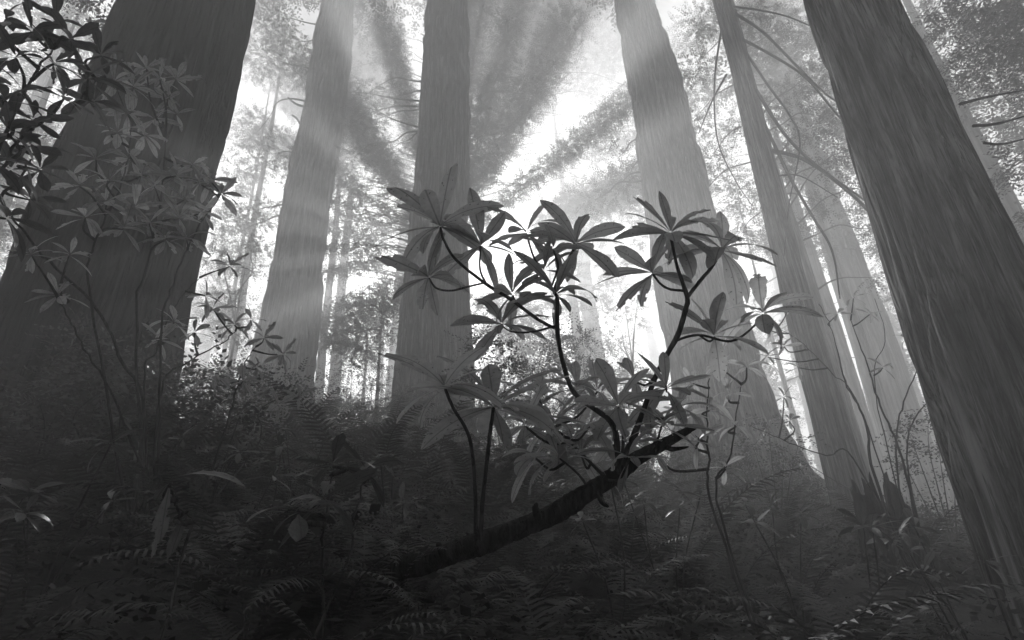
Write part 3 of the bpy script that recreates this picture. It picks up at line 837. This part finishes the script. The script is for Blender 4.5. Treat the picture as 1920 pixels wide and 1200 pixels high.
def shrub(label, base_px, base_d, ws, mains, lenm, seed, meshes, pol=(40, 115)):
    g = on_ground(base_px, base_d)
    o = empty('rhododendron_shrub', g)
    tag(o, label, 'shrub')
    r = random.Random(seed)
    nodes = []
    for i, s in enumerate(mains):
        rows = [(g.x + r.uniform(-.12, .12), g.y + r.uniform(-.1, .1), g.z - 0.1, s[0][3] * 0.75)] + [(q[0], q[1], q[2], q[3] * 0.55) for q in px_limb(s)]
        p = smooth_path(rows, 7)
        kk = np.random.default_rng(seed * 3 + i)
        p[1:-1, :3] += kk.normal(0, 0.004, (len(p) - 2, 3))
        nodes.append(p)
        q = p.copy(); q[:, :3] -= np.array(g)
        V, Q, T = tube_np(q, 7, 0.06, np.random.default_rng(seed + i))
        obj('stem', mesh_np('stem', V, Q, T, M_TWIG), o)
    allp = np.vstack(nodes)
    for (px, py, d, n) in ws:
        p = at(px, py, d)
        pv = np.array(p)
        cand = allp[allp[:, 2] < pv[2] - 0.02]
        if not len(cand): cand = allp
        k = cand[np.argmin(np.linalg.norm(cand[:, :3] - pv, axis=1))]
        mid = (k[:3] * 0.45 + pv * 0.55) + np.array([r.uniform(-.05, .05), r.uniform(-.05, .05), -0.10 * np.linalg.norm(pv - k[:3])])
        rows = [tuple(k[:3]) + (.009,), tuple(mid) + (.006,), tuple(pv) + (.0045,)]
        tube_obj('shoot', rows, M_TWIG, o, 5, 5, origin=g)
        out = Vector(pv - k[:3]).normalized() * 0.5
        whorl(o, g, p, out + Vector((r.uniform(-.3, .3), r.uniform(-.5, .1), 0.9)), n, lenm * r.uniform(0.8, 1.12), r, meshes, pol, r.uniform(0, 6))
    return o


r = random.Random(77)
# dark shrub overhanging from the upper left
ws = [(60, 60, 2.6, 9), (130, 75, 2.6, 9), (100, 120, 2.55, 9), (165, 150, 2.6, 9), (30, 110, 2.5, 9), (190, 105, 2.7, 8), (40, 175, 2.6, 9), (120, 185, 2.6, 9), (10, 40, 2.5, 8),
      (60, 225, 2.7, 9), (175, 190, 2.8, 8), (15, 250, 2.6, 8), (105, 40, 2.7, 8), (55, 275, 3.0, 8), (75, 320, 3.0, 8), (20, 320, 2.9, 8), (55, 375, 3.0, 9), (10, 190, 2.5, 8), (10, 410, 2.9, 8), (-30, 140, 2.5, 8), (-30, 300, 2.6, 8)]
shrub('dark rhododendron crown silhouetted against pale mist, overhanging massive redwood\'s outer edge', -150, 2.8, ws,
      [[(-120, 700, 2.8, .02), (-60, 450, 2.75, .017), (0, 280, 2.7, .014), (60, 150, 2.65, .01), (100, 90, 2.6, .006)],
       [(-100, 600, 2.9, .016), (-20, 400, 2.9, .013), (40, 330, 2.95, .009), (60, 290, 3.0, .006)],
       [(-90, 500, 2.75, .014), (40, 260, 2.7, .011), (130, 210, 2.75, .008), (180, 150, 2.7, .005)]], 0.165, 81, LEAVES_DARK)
# shrub in front of the massive trunk
ws = [(300, 150, 3.8, 9), (250, 165, 3.7, 9), (315, 185, 3.8, 9), (290, 225, 3.8, 9), (270, 255, 3.7, 9), (240, 215, 3.7, 8), (330, 215, 3.9, 7), (215, 155, 3.6, 8), (245, 300, 3.7, 9), (330, 330, 3.7, 9),
      (310, 330, 3.8, 8), (375, 345, 3.9, 9), (415, 365, 4.0, 11), (345, 375, 3.7, 9), (290, 350, 3.6, 9), (250, 390, 3.6, 9), (200, 380, 3.6, 9), (335, 410, 3.7, 9), (310, 450, 3.7, 9), (230, 430, 3.6, 8),
      (380, 400, 3.9, 8), (150, 350, 3.5, 8), (180, 300, 3.5, 8), (205, 340, 3.5, 8), (275, 130, 3.8, 9), (330, 150, 3.9, 8), (360, 310, 3.8, 9), (395, 340, 3.95, 9), (280, 420, 3.6, 9), (350, 450, 3.8, 9), (220, 250, 3.6, 9), (160, 410, 3.5, 9), (265, 330, 3.6, 9)]
shrub('leafy rhododendron spreading its whorls across the massive dark redwood trunk', 300, 3.9, ws,
      [[(270, 770, 3.9, .02), (230, 680, 3.8, .017), (190, 590, 3.7, .015), (100, 500, 3.5, .013), (40, 430, 3.4, .010), (-5, 365, 3.3, .007)],
       [(255, 620, 3.8, .014), (275, 500, 3.75, .012), (300, 390, 3.75, .009), (310, 260, 3.75, .006)],
       [(300, 640, 3.85, .012), (330, 520, 3.8, .010), (370, 430, 3.85, .008), (410, 370, 3.95, .005)],
       [(170, 560, 3.65, .012), (180, 450, 3.6, .010), (230, 340, 3.6, .008), (250, 230, 3.65, .005)]], 0.165, 82, LEAVES_MID, (35, 125))
ws = [(430, 500, 4.2, 11), (400, 580, 4.3, 8), (440, 610, 4.4, 10), (325, 605, 4.0, 10), (365, 625, 4.1, 9), (495, 635, 4.5, 9), (455, 715, 4.3, 9), (530, 665, 4.5, 9), (480, 690, 4.4, 8), (560, 745, 4.6, 9),
      (405, 705, 4.2, 8), (385, 555, 4.2, 7), (300, 640, 4.0, 7), (110, 555, 3.4, 9), (130, 480, 3.4, 8), (60, 480, 3.3, 8), (520, 760, 4.5, 8), (470, 600, 4.4, 7)]
shrub('low rhododendron at the foot of massive dark redwood, whorls reaching over the misty gap', 350, 4.1, ws,
      [[(425, 800, 4.2, .014), (440, 740, 4.25, .011), (460, 680, 4.35, .008), (480, 650, 4.4, .005)],
       [(300, 740, 4.0, .012), (350, 680, 4.1, .010), (420, 640, 4.3, .007), (445, 615, 4.4, .005)],
       [(270, 720, 3.9, .011), (290, 660, 3.95, .009), (330, 570, 4.1, .007), (375, 520, 4.15, .005)],
       [(480, 840, 4.4, .011), (485, 770, 4.45, .009), (540, 740, 4.55, .006)],
       [(220, 760, 3.7, .011), (150, 640, 3.5, .009), (115, 570, 3.4, .006)]], 0.155, 83, LEAVES_MID, (35, 125))
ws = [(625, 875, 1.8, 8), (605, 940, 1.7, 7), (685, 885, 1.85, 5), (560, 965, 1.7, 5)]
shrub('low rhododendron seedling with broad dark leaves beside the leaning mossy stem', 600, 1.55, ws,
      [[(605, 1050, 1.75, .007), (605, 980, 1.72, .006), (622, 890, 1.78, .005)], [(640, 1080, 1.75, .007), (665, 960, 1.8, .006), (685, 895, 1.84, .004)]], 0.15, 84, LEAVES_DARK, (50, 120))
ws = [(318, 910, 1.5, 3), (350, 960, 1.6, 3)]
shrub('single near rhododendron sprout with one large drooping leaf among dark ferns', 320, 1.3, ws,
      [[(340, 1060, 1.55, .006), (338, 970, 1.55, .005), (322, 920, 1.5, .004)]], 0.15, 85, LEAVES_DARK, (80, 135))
ws = [(1310, 830, 2.9, 8), (1360, 880, 3.0, 7), (1270, 780, 2.8, 8), (1330, 770, 3.1, 8), (1370, 740, 3.3, 8), (1300, 720, 3.2, 8), (1400, 690, 3.6, 8), (1350, 690, 3.5, 7), (1230, 850, 2.6, 8), (1380, 800, 3.2, 7)]
shrub('pale-leaved rhododendron at the foot of the wide flaring redwood', 1340, 3.0, ws,
      [[(1335, 950, 3.0, .012), (1330, 860, 3.0, .010), (1325, 770, 3.1, .007), (1330, 710, 3.2, .005)], [(1345, 940, 3.0, .010), (1370, 850, 3.1, .008), (1390, 720, 3.4, .005)]], 0.14, 86, LEAVES)
ws = [(1480, 575, 5.5, 8), (1570, 590, 5.6, 8), (1630, 590, 5.8, 8), (1600, 560, 5.7, 7), (1470, 650, 5.4, 8), (1440, 670, 5.3, 8), (1500, 690, 5.5, 7), (1470, 745, 5.4, 8), (1445, 620, 5.4, 8), (1700, 635, 6.0, 7), (1655, 690, 5.9, 6), (1480, 790, 5.4, 7)]
shrub('scrawny twiggy rhododendron with sparse small whorls growing by the rotting stump', 1660, 5.8, ws,
      [[(1640, 890, 5.8, .022), (1622, 790, 5.8, .018), (1585, 715, 5.75, .014), (1560, 620, 5.7, .008), (1535, 570, 5.6, .005)],
       [(1690, 860, 5.9, .018), (1650, 760, 5.9, .014), (1625, 680, 5.85, .011), (1595, 600, 5.8, .006)],
       [(1680, 850, 5.9, .014), (1700, 740, 6.0, .011), (1735, 650, 6.1, .007), (1725, 600, 6.1, .004)],
       [(1600, 860, 5.7, .012), (1550, 855, 5.6, .010), (1480, 830, 5.4, .008), (1410, 800, 5.2, .005)],
       [(1700, 830, 6.0, .012), (1770, 720, 6.2, .008), (1790, 640, 6.2, .004)],
       [(1615, 770, 5.8, .009), (1560, 700, 5.6, .007), (1500, 640, 5.5, .005), (1450, 610, 5.4, .003)],
       [(1640, 730, 5.9, .008), (1660, 640, 6.0, .006), (1640, 560, 6.0, .004)]], 0.13, 87, LEAVES)


# ------------------------------------------------------------------ small-leaved shrubs
def bush(label, base_px, base_d, clumps, seed, dens=1.0):
    g = on_ground(base_px, base_d)
    o = empty('huckleberry_shrub', g)
    tag(o, label, 'shrub')
    for i, c in enumerate(clumps):
        rows = limb((g.x, g.y, g.z - 0.05), c[:3], 0.012, 0.003, seed + i, 0.05, 0.15)
        tube_obj('stem', rows, M_TWIG, o, 5, 4, origin=g)
    V, Q = sprays(clumps, seed, 'leaf', dens * 4.5)
    obj('foliage', mesh_np('foliage', V - np.array(g), Q, None, M_SMALL, False), o)

bush('fine-leaved huckleberry bush to the near side of the straight upright redwood', 950, 8, [C(900, 640, 8, 34), C(945, 670, 8, 36), C(1000, 700, 8.2, 36), C(1060, 670, 8.3, 34), C(1105, 690, 8.5, 30), C(1080, 630, 8.3, 22), C(1040, 640, 8.2, 22), C(880, 700, 8, 30), C(970, 740, 8, 34), C(1090, 740, 8.3, 34)], 401)
bush('bright lacy huckleberry bush in the gap between pale misty and straight redwoods', 650, 13, [C(620, 720, 13, 26), C(660, 690, 13, 28), C(700, 720, 13, 26), C(640, 760, 13, 26), C(690, 770, 13, 24), C(605, 770, 13, 24), C(715, 680, 13.2, 18)], 402, 0.7)
bush('lacy huckleberry bush between massive dark redwood and pale misty redwood base', 410, 11, [C(400, 720, 11, 26), C(430, 760, 11, 26), C(390, 760, 11, 24), C(450, 700, 11, 20), C(490, 750, 11, 24)], 403, 0.8)
bush('low huckleberry bush under the hazy broad redwood', 1740, 9, [C(1700, 800, 9, 30), C(1760, 840, 9, 30), C(1740, 780, 9.2, 24), C(1690, 860, 9, 28), C(1790, 880, 9, 28), C(1480, 850, 9, 20)], 404, 0.8)
bush('huckleberry bush sprouting at the base of the wide flaring redwood', 1440, 9, [C(1440, 790, 9, 24), C(1410, 830, 9, 26), C(1470, 860, 9, 26), C(1500, 820, 9, 18), C(1380, 860, 9, 26)], 405, 0.8)


def wild_bush(label, px, d, h, w, seed, dens=0.8):
    g = on_ground(px, d)
    rg = random.Random(seed)
    cl = []
    for i in range(7):
        a = rg.uniform(0, 6.28); f = rg.random()
        cl.append((g.x + math.cos(a) * w * f, g.y + math.sin(a) * w * f * 0.7, g.z + h * rg.uniform(0.35, 1.0), w * rg.uniform(.3, .5), w * rg.uniform(.3, .5), h * rg.uniform(.16, .28)))
    bush(label, px, d, cl, seed, dens)

for i, (px, d, h, w, nm) in enumerate([(60, 5.6, 1.1, .7, 'against the outer buttress of the massive dark redwood'), (250, 5.3, 1.0, .8, 'against the middle of the massive dark redwood base'), (400, 8.5, 1.3, .9, 'at the inner corner of the massive dark redwood'),
        (470, 17.5, 1.6, 1.3, 'before the outer side of the pale misty redwood base'), (560, 17, 1.5, 1.3, 'before the inner side of the pale misty redwood base'), (640, 16.5, 1.9, 1.4, 'in the slot under the thin misty trunk'),
        (715, 15.5, 1.6, 1.2, 'hiding the outer foot of the straight upright redwood'), (800, 15, 1.5, 1.3, 'hiding the front foot of the straight upright redwood'), (890, 14, 1.8, 1.3, 'hiding the inner foot of the straight upright redwood'), (1030, 13.5, 1.9, 1.5, 'on the crest under the faint far trunk'),
        (1150, 13, 1.8, 1.4, 'on the crest beside the flaring redwood'), (1270, 12, 1.5, 1.1, 'at the outer buttress of the flaring redwood'), (1380, 11.5, 1.4, 1.1, 'at the front buttress of the flaring redwood'), (1480, 11.5, 1.3, 1.0, 'between flaring redwood and slender leaning redwood'),
        (1690, 9.5, 1.2, 1.0, 'behind the rotting stump'), (1780, 8.0, 1.1, .9, 'beside the massive furrowed redwood foot')]):
    wild_bush('leafy wild bush ' + nm, px, d, h * (0.55 if px > 1200 else 1.1), w, 420 + i)


def sprout(label, px, d, seed):
    """a knee-high rhododendron sprout"""
    g = on_ground(px, d, 950)
    o = empty('rhododendron_sprout', g)
    tag(o, label, 'plant', 'rhododendron sprouts among the ferns')
    rg = random.Random(seed)
    for i in range(rg.randint(2, 4)):
        top = g + Vector((rg.uniform(-.22, .22), rg.uniform(-.2, .2), rg.uniform(.45, .85)))
        mid = g.lerp(top, 0.5) + Vector((rg.uniform(-.05, .05), rg.uniform(-.05, .05), 0))
        tube_obj('stem', [(g.x, g.y, g.z - 0.05, .005), tuple(mid) + (.0045,), tuple(top) + (.0035,)], M_TWIG, o, 5, 5, origin=g)
        whorl(o, g, top, Vector((rg.uniform(-.4, .4), rg.uniform(-.5, .2), 1)), rg.randint(5, 8), rg.uniform(.11, .15), rg, LEAVES_DARK, (50, 110), rg.uniform(0, 6))

for i, (px, d, nm) in enumerate([(1740, 3.6, 'in front of the massive furrowed redwood'), (1810, 3.1, 'below the foot of the massive furrowed redwood'), (1690, 4.6, 'downhill of the rotting stump'), (1560, 3.4, 'among ferns below the slender leaning redwood'), (1450, 4.0, 'among ferns below the flaring redwood'),
        (1240, 3.4, 'under the tip of the leaning mossy stem'), (1130, 3.0, 'behind the middle of the leaning mossy stem'), (780, 3.4, 'behind the root of the leaning mossy stem'), (560, 4.8, 'below the pale misty redwood'), (470, 3.4, 'beside the broad-leaved seedling'), (380, 4.3, 'under the low rhododendron by the misty gap'),
        (230, 4.0, 'in front of the massive dark redwood base'), (110, 3.2, 'below the dark overhanging crown')]):
    sprout('small rhododendron sprout ' + nm, px, d, 900 + i)


# ------------------------------------------------------------------ rotting stump
def build_stump():
    g = on_ground(1655, 6.2, 960)
    o = empty('tree_stump', g)
    tag(o, 'rotting jagged tree stump beside the slender leaning redwood', 'stump')
    o.scale = (0.95, 0.95, 1.05)
    rng = np.random.default_rng(8)
    n, k = 64, 26
    th = np.linspace(0, 2 * PI, n, endpoint=False)
    top = 0.62 + 0.16 * np.sin(th * 2 + 1.0) + 0.10 * np.sin(th * 5) + rng.uniform(-0.1, 0.12, n) * (rng.random(n) > 0.5)
    V = []
    for i in range(k):
        t = i / (k - 1)
        z = -0.2 + (top + 0.2) * t
        rr = 0.30 - 0.12 * t + 0.16 * np.clip(0.35 - t, 0, 1) * (1 + 0.8 * np.sin(th * 4 + 1)) + 0.025 * np.sin(th * 13 + t * 3) + 0.015 * np.sin(th * 23 - t * 4) + rng.uniform(-0.008, 0.008, n)
        V.append(np.stack([rr * np.cos(th), rr * np.sin(th), z], 1))
    for i in range(6):
        t = i / 5
        rr = (0.16 - 0.08 * t); z = top - 0.02 - 0.35 * t
        V.append(np.stack([rr * np.cos(th), rr * np.sin(th), z], 1))
    V = np.vstack(V); K = k + 6
    i, j = np.meshgrid(np.arange(K - 1), np.arange(n), indexing='ij')
    i = i.ravel(); j = j.ravel(); q = (j + 1) % n
    Q = np.stack([i * n + j, i * n + q, (i + 1) * n + q, (i + 1) * n + j], 1)
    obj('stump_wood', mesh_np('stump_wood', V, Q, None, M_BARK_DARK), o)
    for a in range(5):
        an = a * 1.3 + 0.4
        rows = [(0.25 * math.cos(an), 0.25 * math.sin(an), 0.12, .08), (0.45 * math.cos(an + .1), 0.45 * math.sin(an + .1), 0.02, .055), (0.7 * math.cos(an), 0.7 * math.sin(an), -0.08, .03)]
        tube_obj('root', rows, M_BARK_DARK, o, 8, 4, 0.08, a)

build_stump()


# ------------------------------------------------------------------ ferns
def frond_mesh(seed, pairs=34):
    rng = np.random.default_rng(seed)
    th0 = math.radians(rng.uniform(58, 78)); th1 = math.radians(rng.uniform(-45, -5))
    n = pairs
    s = np.linspace(0, 1, n + 1)
    ang = th0 + (th1 - th0) * s ** 1.1
    step = 1.0 / n
    P = np.zeros((n + 1, 3))
    bowx = rng.uniform(-0.12, 0.12)
    for i in range(n):
        P[i + 1] = P[i] + step * np.array([bowx * s[i] * 2, math.cos(ang[i]), math.sin(ang[i])])
    V = []; Q = []; T = []
    prof = np.sin(PI * np.clip(s * 0.86 + 0.14, 0, 1)) ** 0.7
    # rachis
    w = 0.006 * (1 - 0.7 * s)
    for i in range(n + 1):
        nrm = np.array([0, -math.sin(ang[i]), math.cos(ang[i])])
        b0 = len(V)
        V += [P[i] + [w[i], 0, 0], P[i] - [w[i], 0, 0], P[i] - nrm * w[i]]
        if i:
            for a, c in ((0, 1), (1, 2), (2, 0)):
                Q.append((b0 - 3 + a, b0 - 3 + c, b0 + c, b0 + a))
    for i in range(3, n + 1):
        f = np.array([0, math.cos(ang[i]), math.sin(ang[i])])
        nrm = np.array([0, -math.sin(ang[i]), math.cos(ang[i])])
        for sd in (-1, 1):
            L = 0.115 * prof[i] * rng.uniform(0.85, 1.1) + 0.006
            if rng.random() < 0.02: continue
            d = np.array([sd, 0, 0]) * 0.95 + f * (0.25 + 0.4 * s[i]) + nrm * rng.uniform(-0.25, 0.12)
            d /= np.linalg.norm(d)
            wd = f * 0.0115 * (0.6 + 0.4 * prof[i])
            b0 = len(V)
            base = P[i]
            mid = base + d * L * 0.5 - nrm * L * 0.02
            tip = base + d * L - nrm * L * rng.uniform(0.08, 0.25)
            V += [base + wd * 0.55, base - wd * 0.75, mid - wd * 0.75, mid + wd * 0.7, tip]
            Q.append((b0, b0 + 1, b0 + 2, b0 + 3)); T.append((b0 + 3, b0 + 2, b0 + 4))
    return mesh_np('frond', np.array(V), Q, T, M_FERN, False)


FRONDS = [frond_mesh(500 + i) for i in range(10)]


def fern(x, y, size, rng, label, group, n=None):
    z = gz(x, y) - 0.02
    o = empty('sword_fern', (x, y, z))
    tag(o, label, 'fern', group)
    n = n or rng.randint(9, 13)
    a0 = rng.uniform(0, 6.28)
    for i in range(n):
        a = a0 + i * 2 * PI / n + rng.uniform(-0.3, 0.3)
        sc = size * rng.uniform(0.75, 1.15)
        M = Matrix.Rotation(a, 4, 'Z') @ Matrix.Rotation(rng.uniform(-0.25, 0.3), 4, 'X') @ Matrix.Rotation(rng.uniform(-0.2, 0.2), 4, 'Y') @ Matrix.Diagonal((sc, sc, sc, 1))
        M = Matrix.Translation((0.03 * math.cos(a), 0.03 * math.sin(a), 0)) @ M
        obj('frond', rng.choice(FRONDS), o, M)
    return o


KEEP = [(T5xy[0], T5xy[1], .7)]
for q in [o for o in bpy.data.objects if o.name.startswith('redwood_tree')]:
    KEEP.append((q.location.x, q.location.y, 1.2))
for q in [o for o in bpy.data.objects if o.name.startswith('tree_stump')]:
    KEEP.append((q.location.x, q.location.y, 0.8))
rng = random.Random(21)
placed = [(-0.55, 1.2, .5), (-0.2, 1.45, .5), (-0.32, 1.58, .52), (-0.5, 1.62, .5), (-0.68, 1.55, .55), (-0.75, 1.75, .6), (-0.92, 1.95, .65), (-0.52, 1.8, .5), (-0.85, 2.2, .6), (-0.6, 2.25, .55), (0.3, 1.35, .55), (0.75, 1.6, .6), (-0.95, 1.45, .65), (-1.45, 1.7, .7), (0.05, 1.9, .7), (0.85, 2.35, .95), (1.25, 2.6, .95), (-0.7, 1.9, .5), (-1.2, 2.4, .7), (-0.35, 2.0, .5)]
tries = 0
while len(placed) < 270 and tries < 9000:
    tries += 1
    az = math.radians(rng.uniform(-47, 47))
    d = 1.5 + (16.5 - 1.5) * rng.random() ** 0.85
    x, y = d * math.sin(az), d * math.cos(az)
    if y < 0.9 or (d < 2.9 and math.degrees(az) > 27): continue
    sep = 0.36 + d * 0.036
    if any((x - a) ** 2 + (y - c) ** 2 < sep * sep for a, c, _ in placed): continue
    if any((x - a) ** 2 + (y - c) ** 2 < rr * rr for a, c, rr in KEEP): continue
    size = rng.choice([0.7, 0.9, 1.05, 1.25, 1.55]) * rng.uniform(0.9, 1.1)
    if d < 4.5: size = min(size, 0.95)
    if d < 3: size *= 0.85
    elif d < 5: size *= 0.85
    if x < -2 and d > 4: size *= 1.1
    if x > 1.8: size *= 0.72
    if 30 < math.degrees(az) < 38 and d < 6.6: size = min(size, 0.5)
    placed.append((x, y, size))
MARKS = []
for q in [o for o in bpy.data.objects if o.parent is None and o.get('category') in ('tree', 'shrub', 'stump')]:
    if q.location.y > 0.5 and q.location.length < 24:
        MARKS.append((q.location.x, q.location.y, q['label']))
SHORT = [('massive dark redwood behind', 'massive dark redwood'), ('pale misty redwood crossed', 'pale misty redwood'), ('straight upright redwood standing', 'straight upright redwood'),
         ('large redwood with wide', 'wide flaring redwood'), ('slender leaning redwood', 'slender leaning redwood'), ('massive furrowed redwood leaning', 'massive furrowed redwood'),
         ('rotting jagged', 'rotting stump'), ('rhododendron with leaning', 'leaning mossy rhododendron stem'), ('leafy rhododendron spreading', 'leafy rhododendron before the massive dark trunk'),
         ('low rhododendron at the foot', 'low rhododendron by the misty gap'), ('low rhododendron seedling', 'broad-leaved rhododendron seedling'), ('single near', 'drooping single-leaf sprout'),
         ('pale-leaved', 'pale-leaved rhododendron'), ('scrawny', 'scrawny twiggy rhododendron'), ('fine-leaved huckleberry', 'fine-leaved huckleberry bush'), ('bright lacy', 'bright lacy huckleberry bush'),
         ('lacy huckleberry', 'lacy huckleberry bush by the dark trunk'), ('low huckleberry', 'low huckleberry bush'), ('huckleberry bush sprouting', 'huckleberry at the flaring base')]
for x, y, size in placed:
    best = None
    for mx, my, ml in MARKS:
        for k, sh in SHORT:
            if ml.startswith(k):
                dd = math.hypot(mx - x, my - y)
                if best is None or dd < best[0]: best = (dd, sh, my)
    kind = 'small' if size < 0.72 else ('tall' if size > 0.98 else 'arching')
    rel = 'touching' if best[0] < 0.7 else ('uphill of' if y > best[2] else 'downhill of')
    lab = kind + ' sword fern ' + rel + ' the ' + best[1]
    grp = 'sword ferns near the ' + best[1]
    fern(x, y, size, rng, lab, grp)


# low ground cover nobody could count
def ground_cover():
    rng = np.random.default_rng(31)
    n = 56000
    az = np.radians(rng.uniform(-50, 50, n)); d = 1.0 + 19 * rng.random(n) ** 0.8
    x = d * np.sin(az); y = d * np.cos(az)
    z = ground_np(x, y) + 0.02 + 0.26 * rng.random(n) ** 1.8
    P = np.stack([x, y, z], 1)
    a = rng.uniform(0, 2 * PI, n); tilt = rng.normal(0, 0.45, n)
    u = np.stack([np.cos(a) * np.cos(tilt), np.sin(a) * np.cos(tilt), np.sin(tilt)], 1)
    v = np.cross(u, np.array([0, 0, 1.0]) + rng.normal(0, 0.4, (n, 3))); v /= np.linalg.norm(v, axis=1)[:, None]
    L = rng.uniform(0.02, 0.065, (n, 1)); Wd = L * rng.uniform(0.25, 0.5, (n, 1))
    V = np.stack([P, P + u * L * 0.5 + v * Wd, P + u * L, P + u * L * 0.5 - v * Wd], 1).reshape(-1, 3)
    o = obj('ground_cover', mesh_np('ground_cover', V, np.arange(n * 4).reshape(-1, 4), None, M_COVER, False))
    tag(o, 'low dark leafy ground cover and litter between the ferns', 'ground cover', kind='stuff')

ground_cover()

# ------------------------------------------------------------------ haze
m, nt, out = nodes_of('haze_air')
pv = nt.nodes.new('ShaderNodeVolumePrincipled')
pv.inputs['Color'].default_value = (1.0, 1.0, 1.0, 1)
pv.inputs['Density'].default_value = HAZE_DENSITY
pv.inputs['Anisotropy'].default_value = HAZE_G
nt.links.new(pv.outputs[0], out.inputs['Volume'])
lo = (-122.0, -118.0, -8.0); hi = (122.0, 126.0, 39.0)
V = [(x, y, z) for x in (lo[0], hi[0]) for y in (lo[1], hi[1]) for z in (lo[2], hi[2])]
Q = [(0, 1, 3, 2), (4, 6, 7, 5), (0, 4, 5, 1), (2, 3, 7, 6), (0, 2, 6, 4), (1, 5, 7, 3)]
hz = obj('haze', mesh_np('haze', V, Q, None, m, False))
tag(hz, 'pale morning mist filling the forest and carrying the light beams', 'haze', kind='stuff')
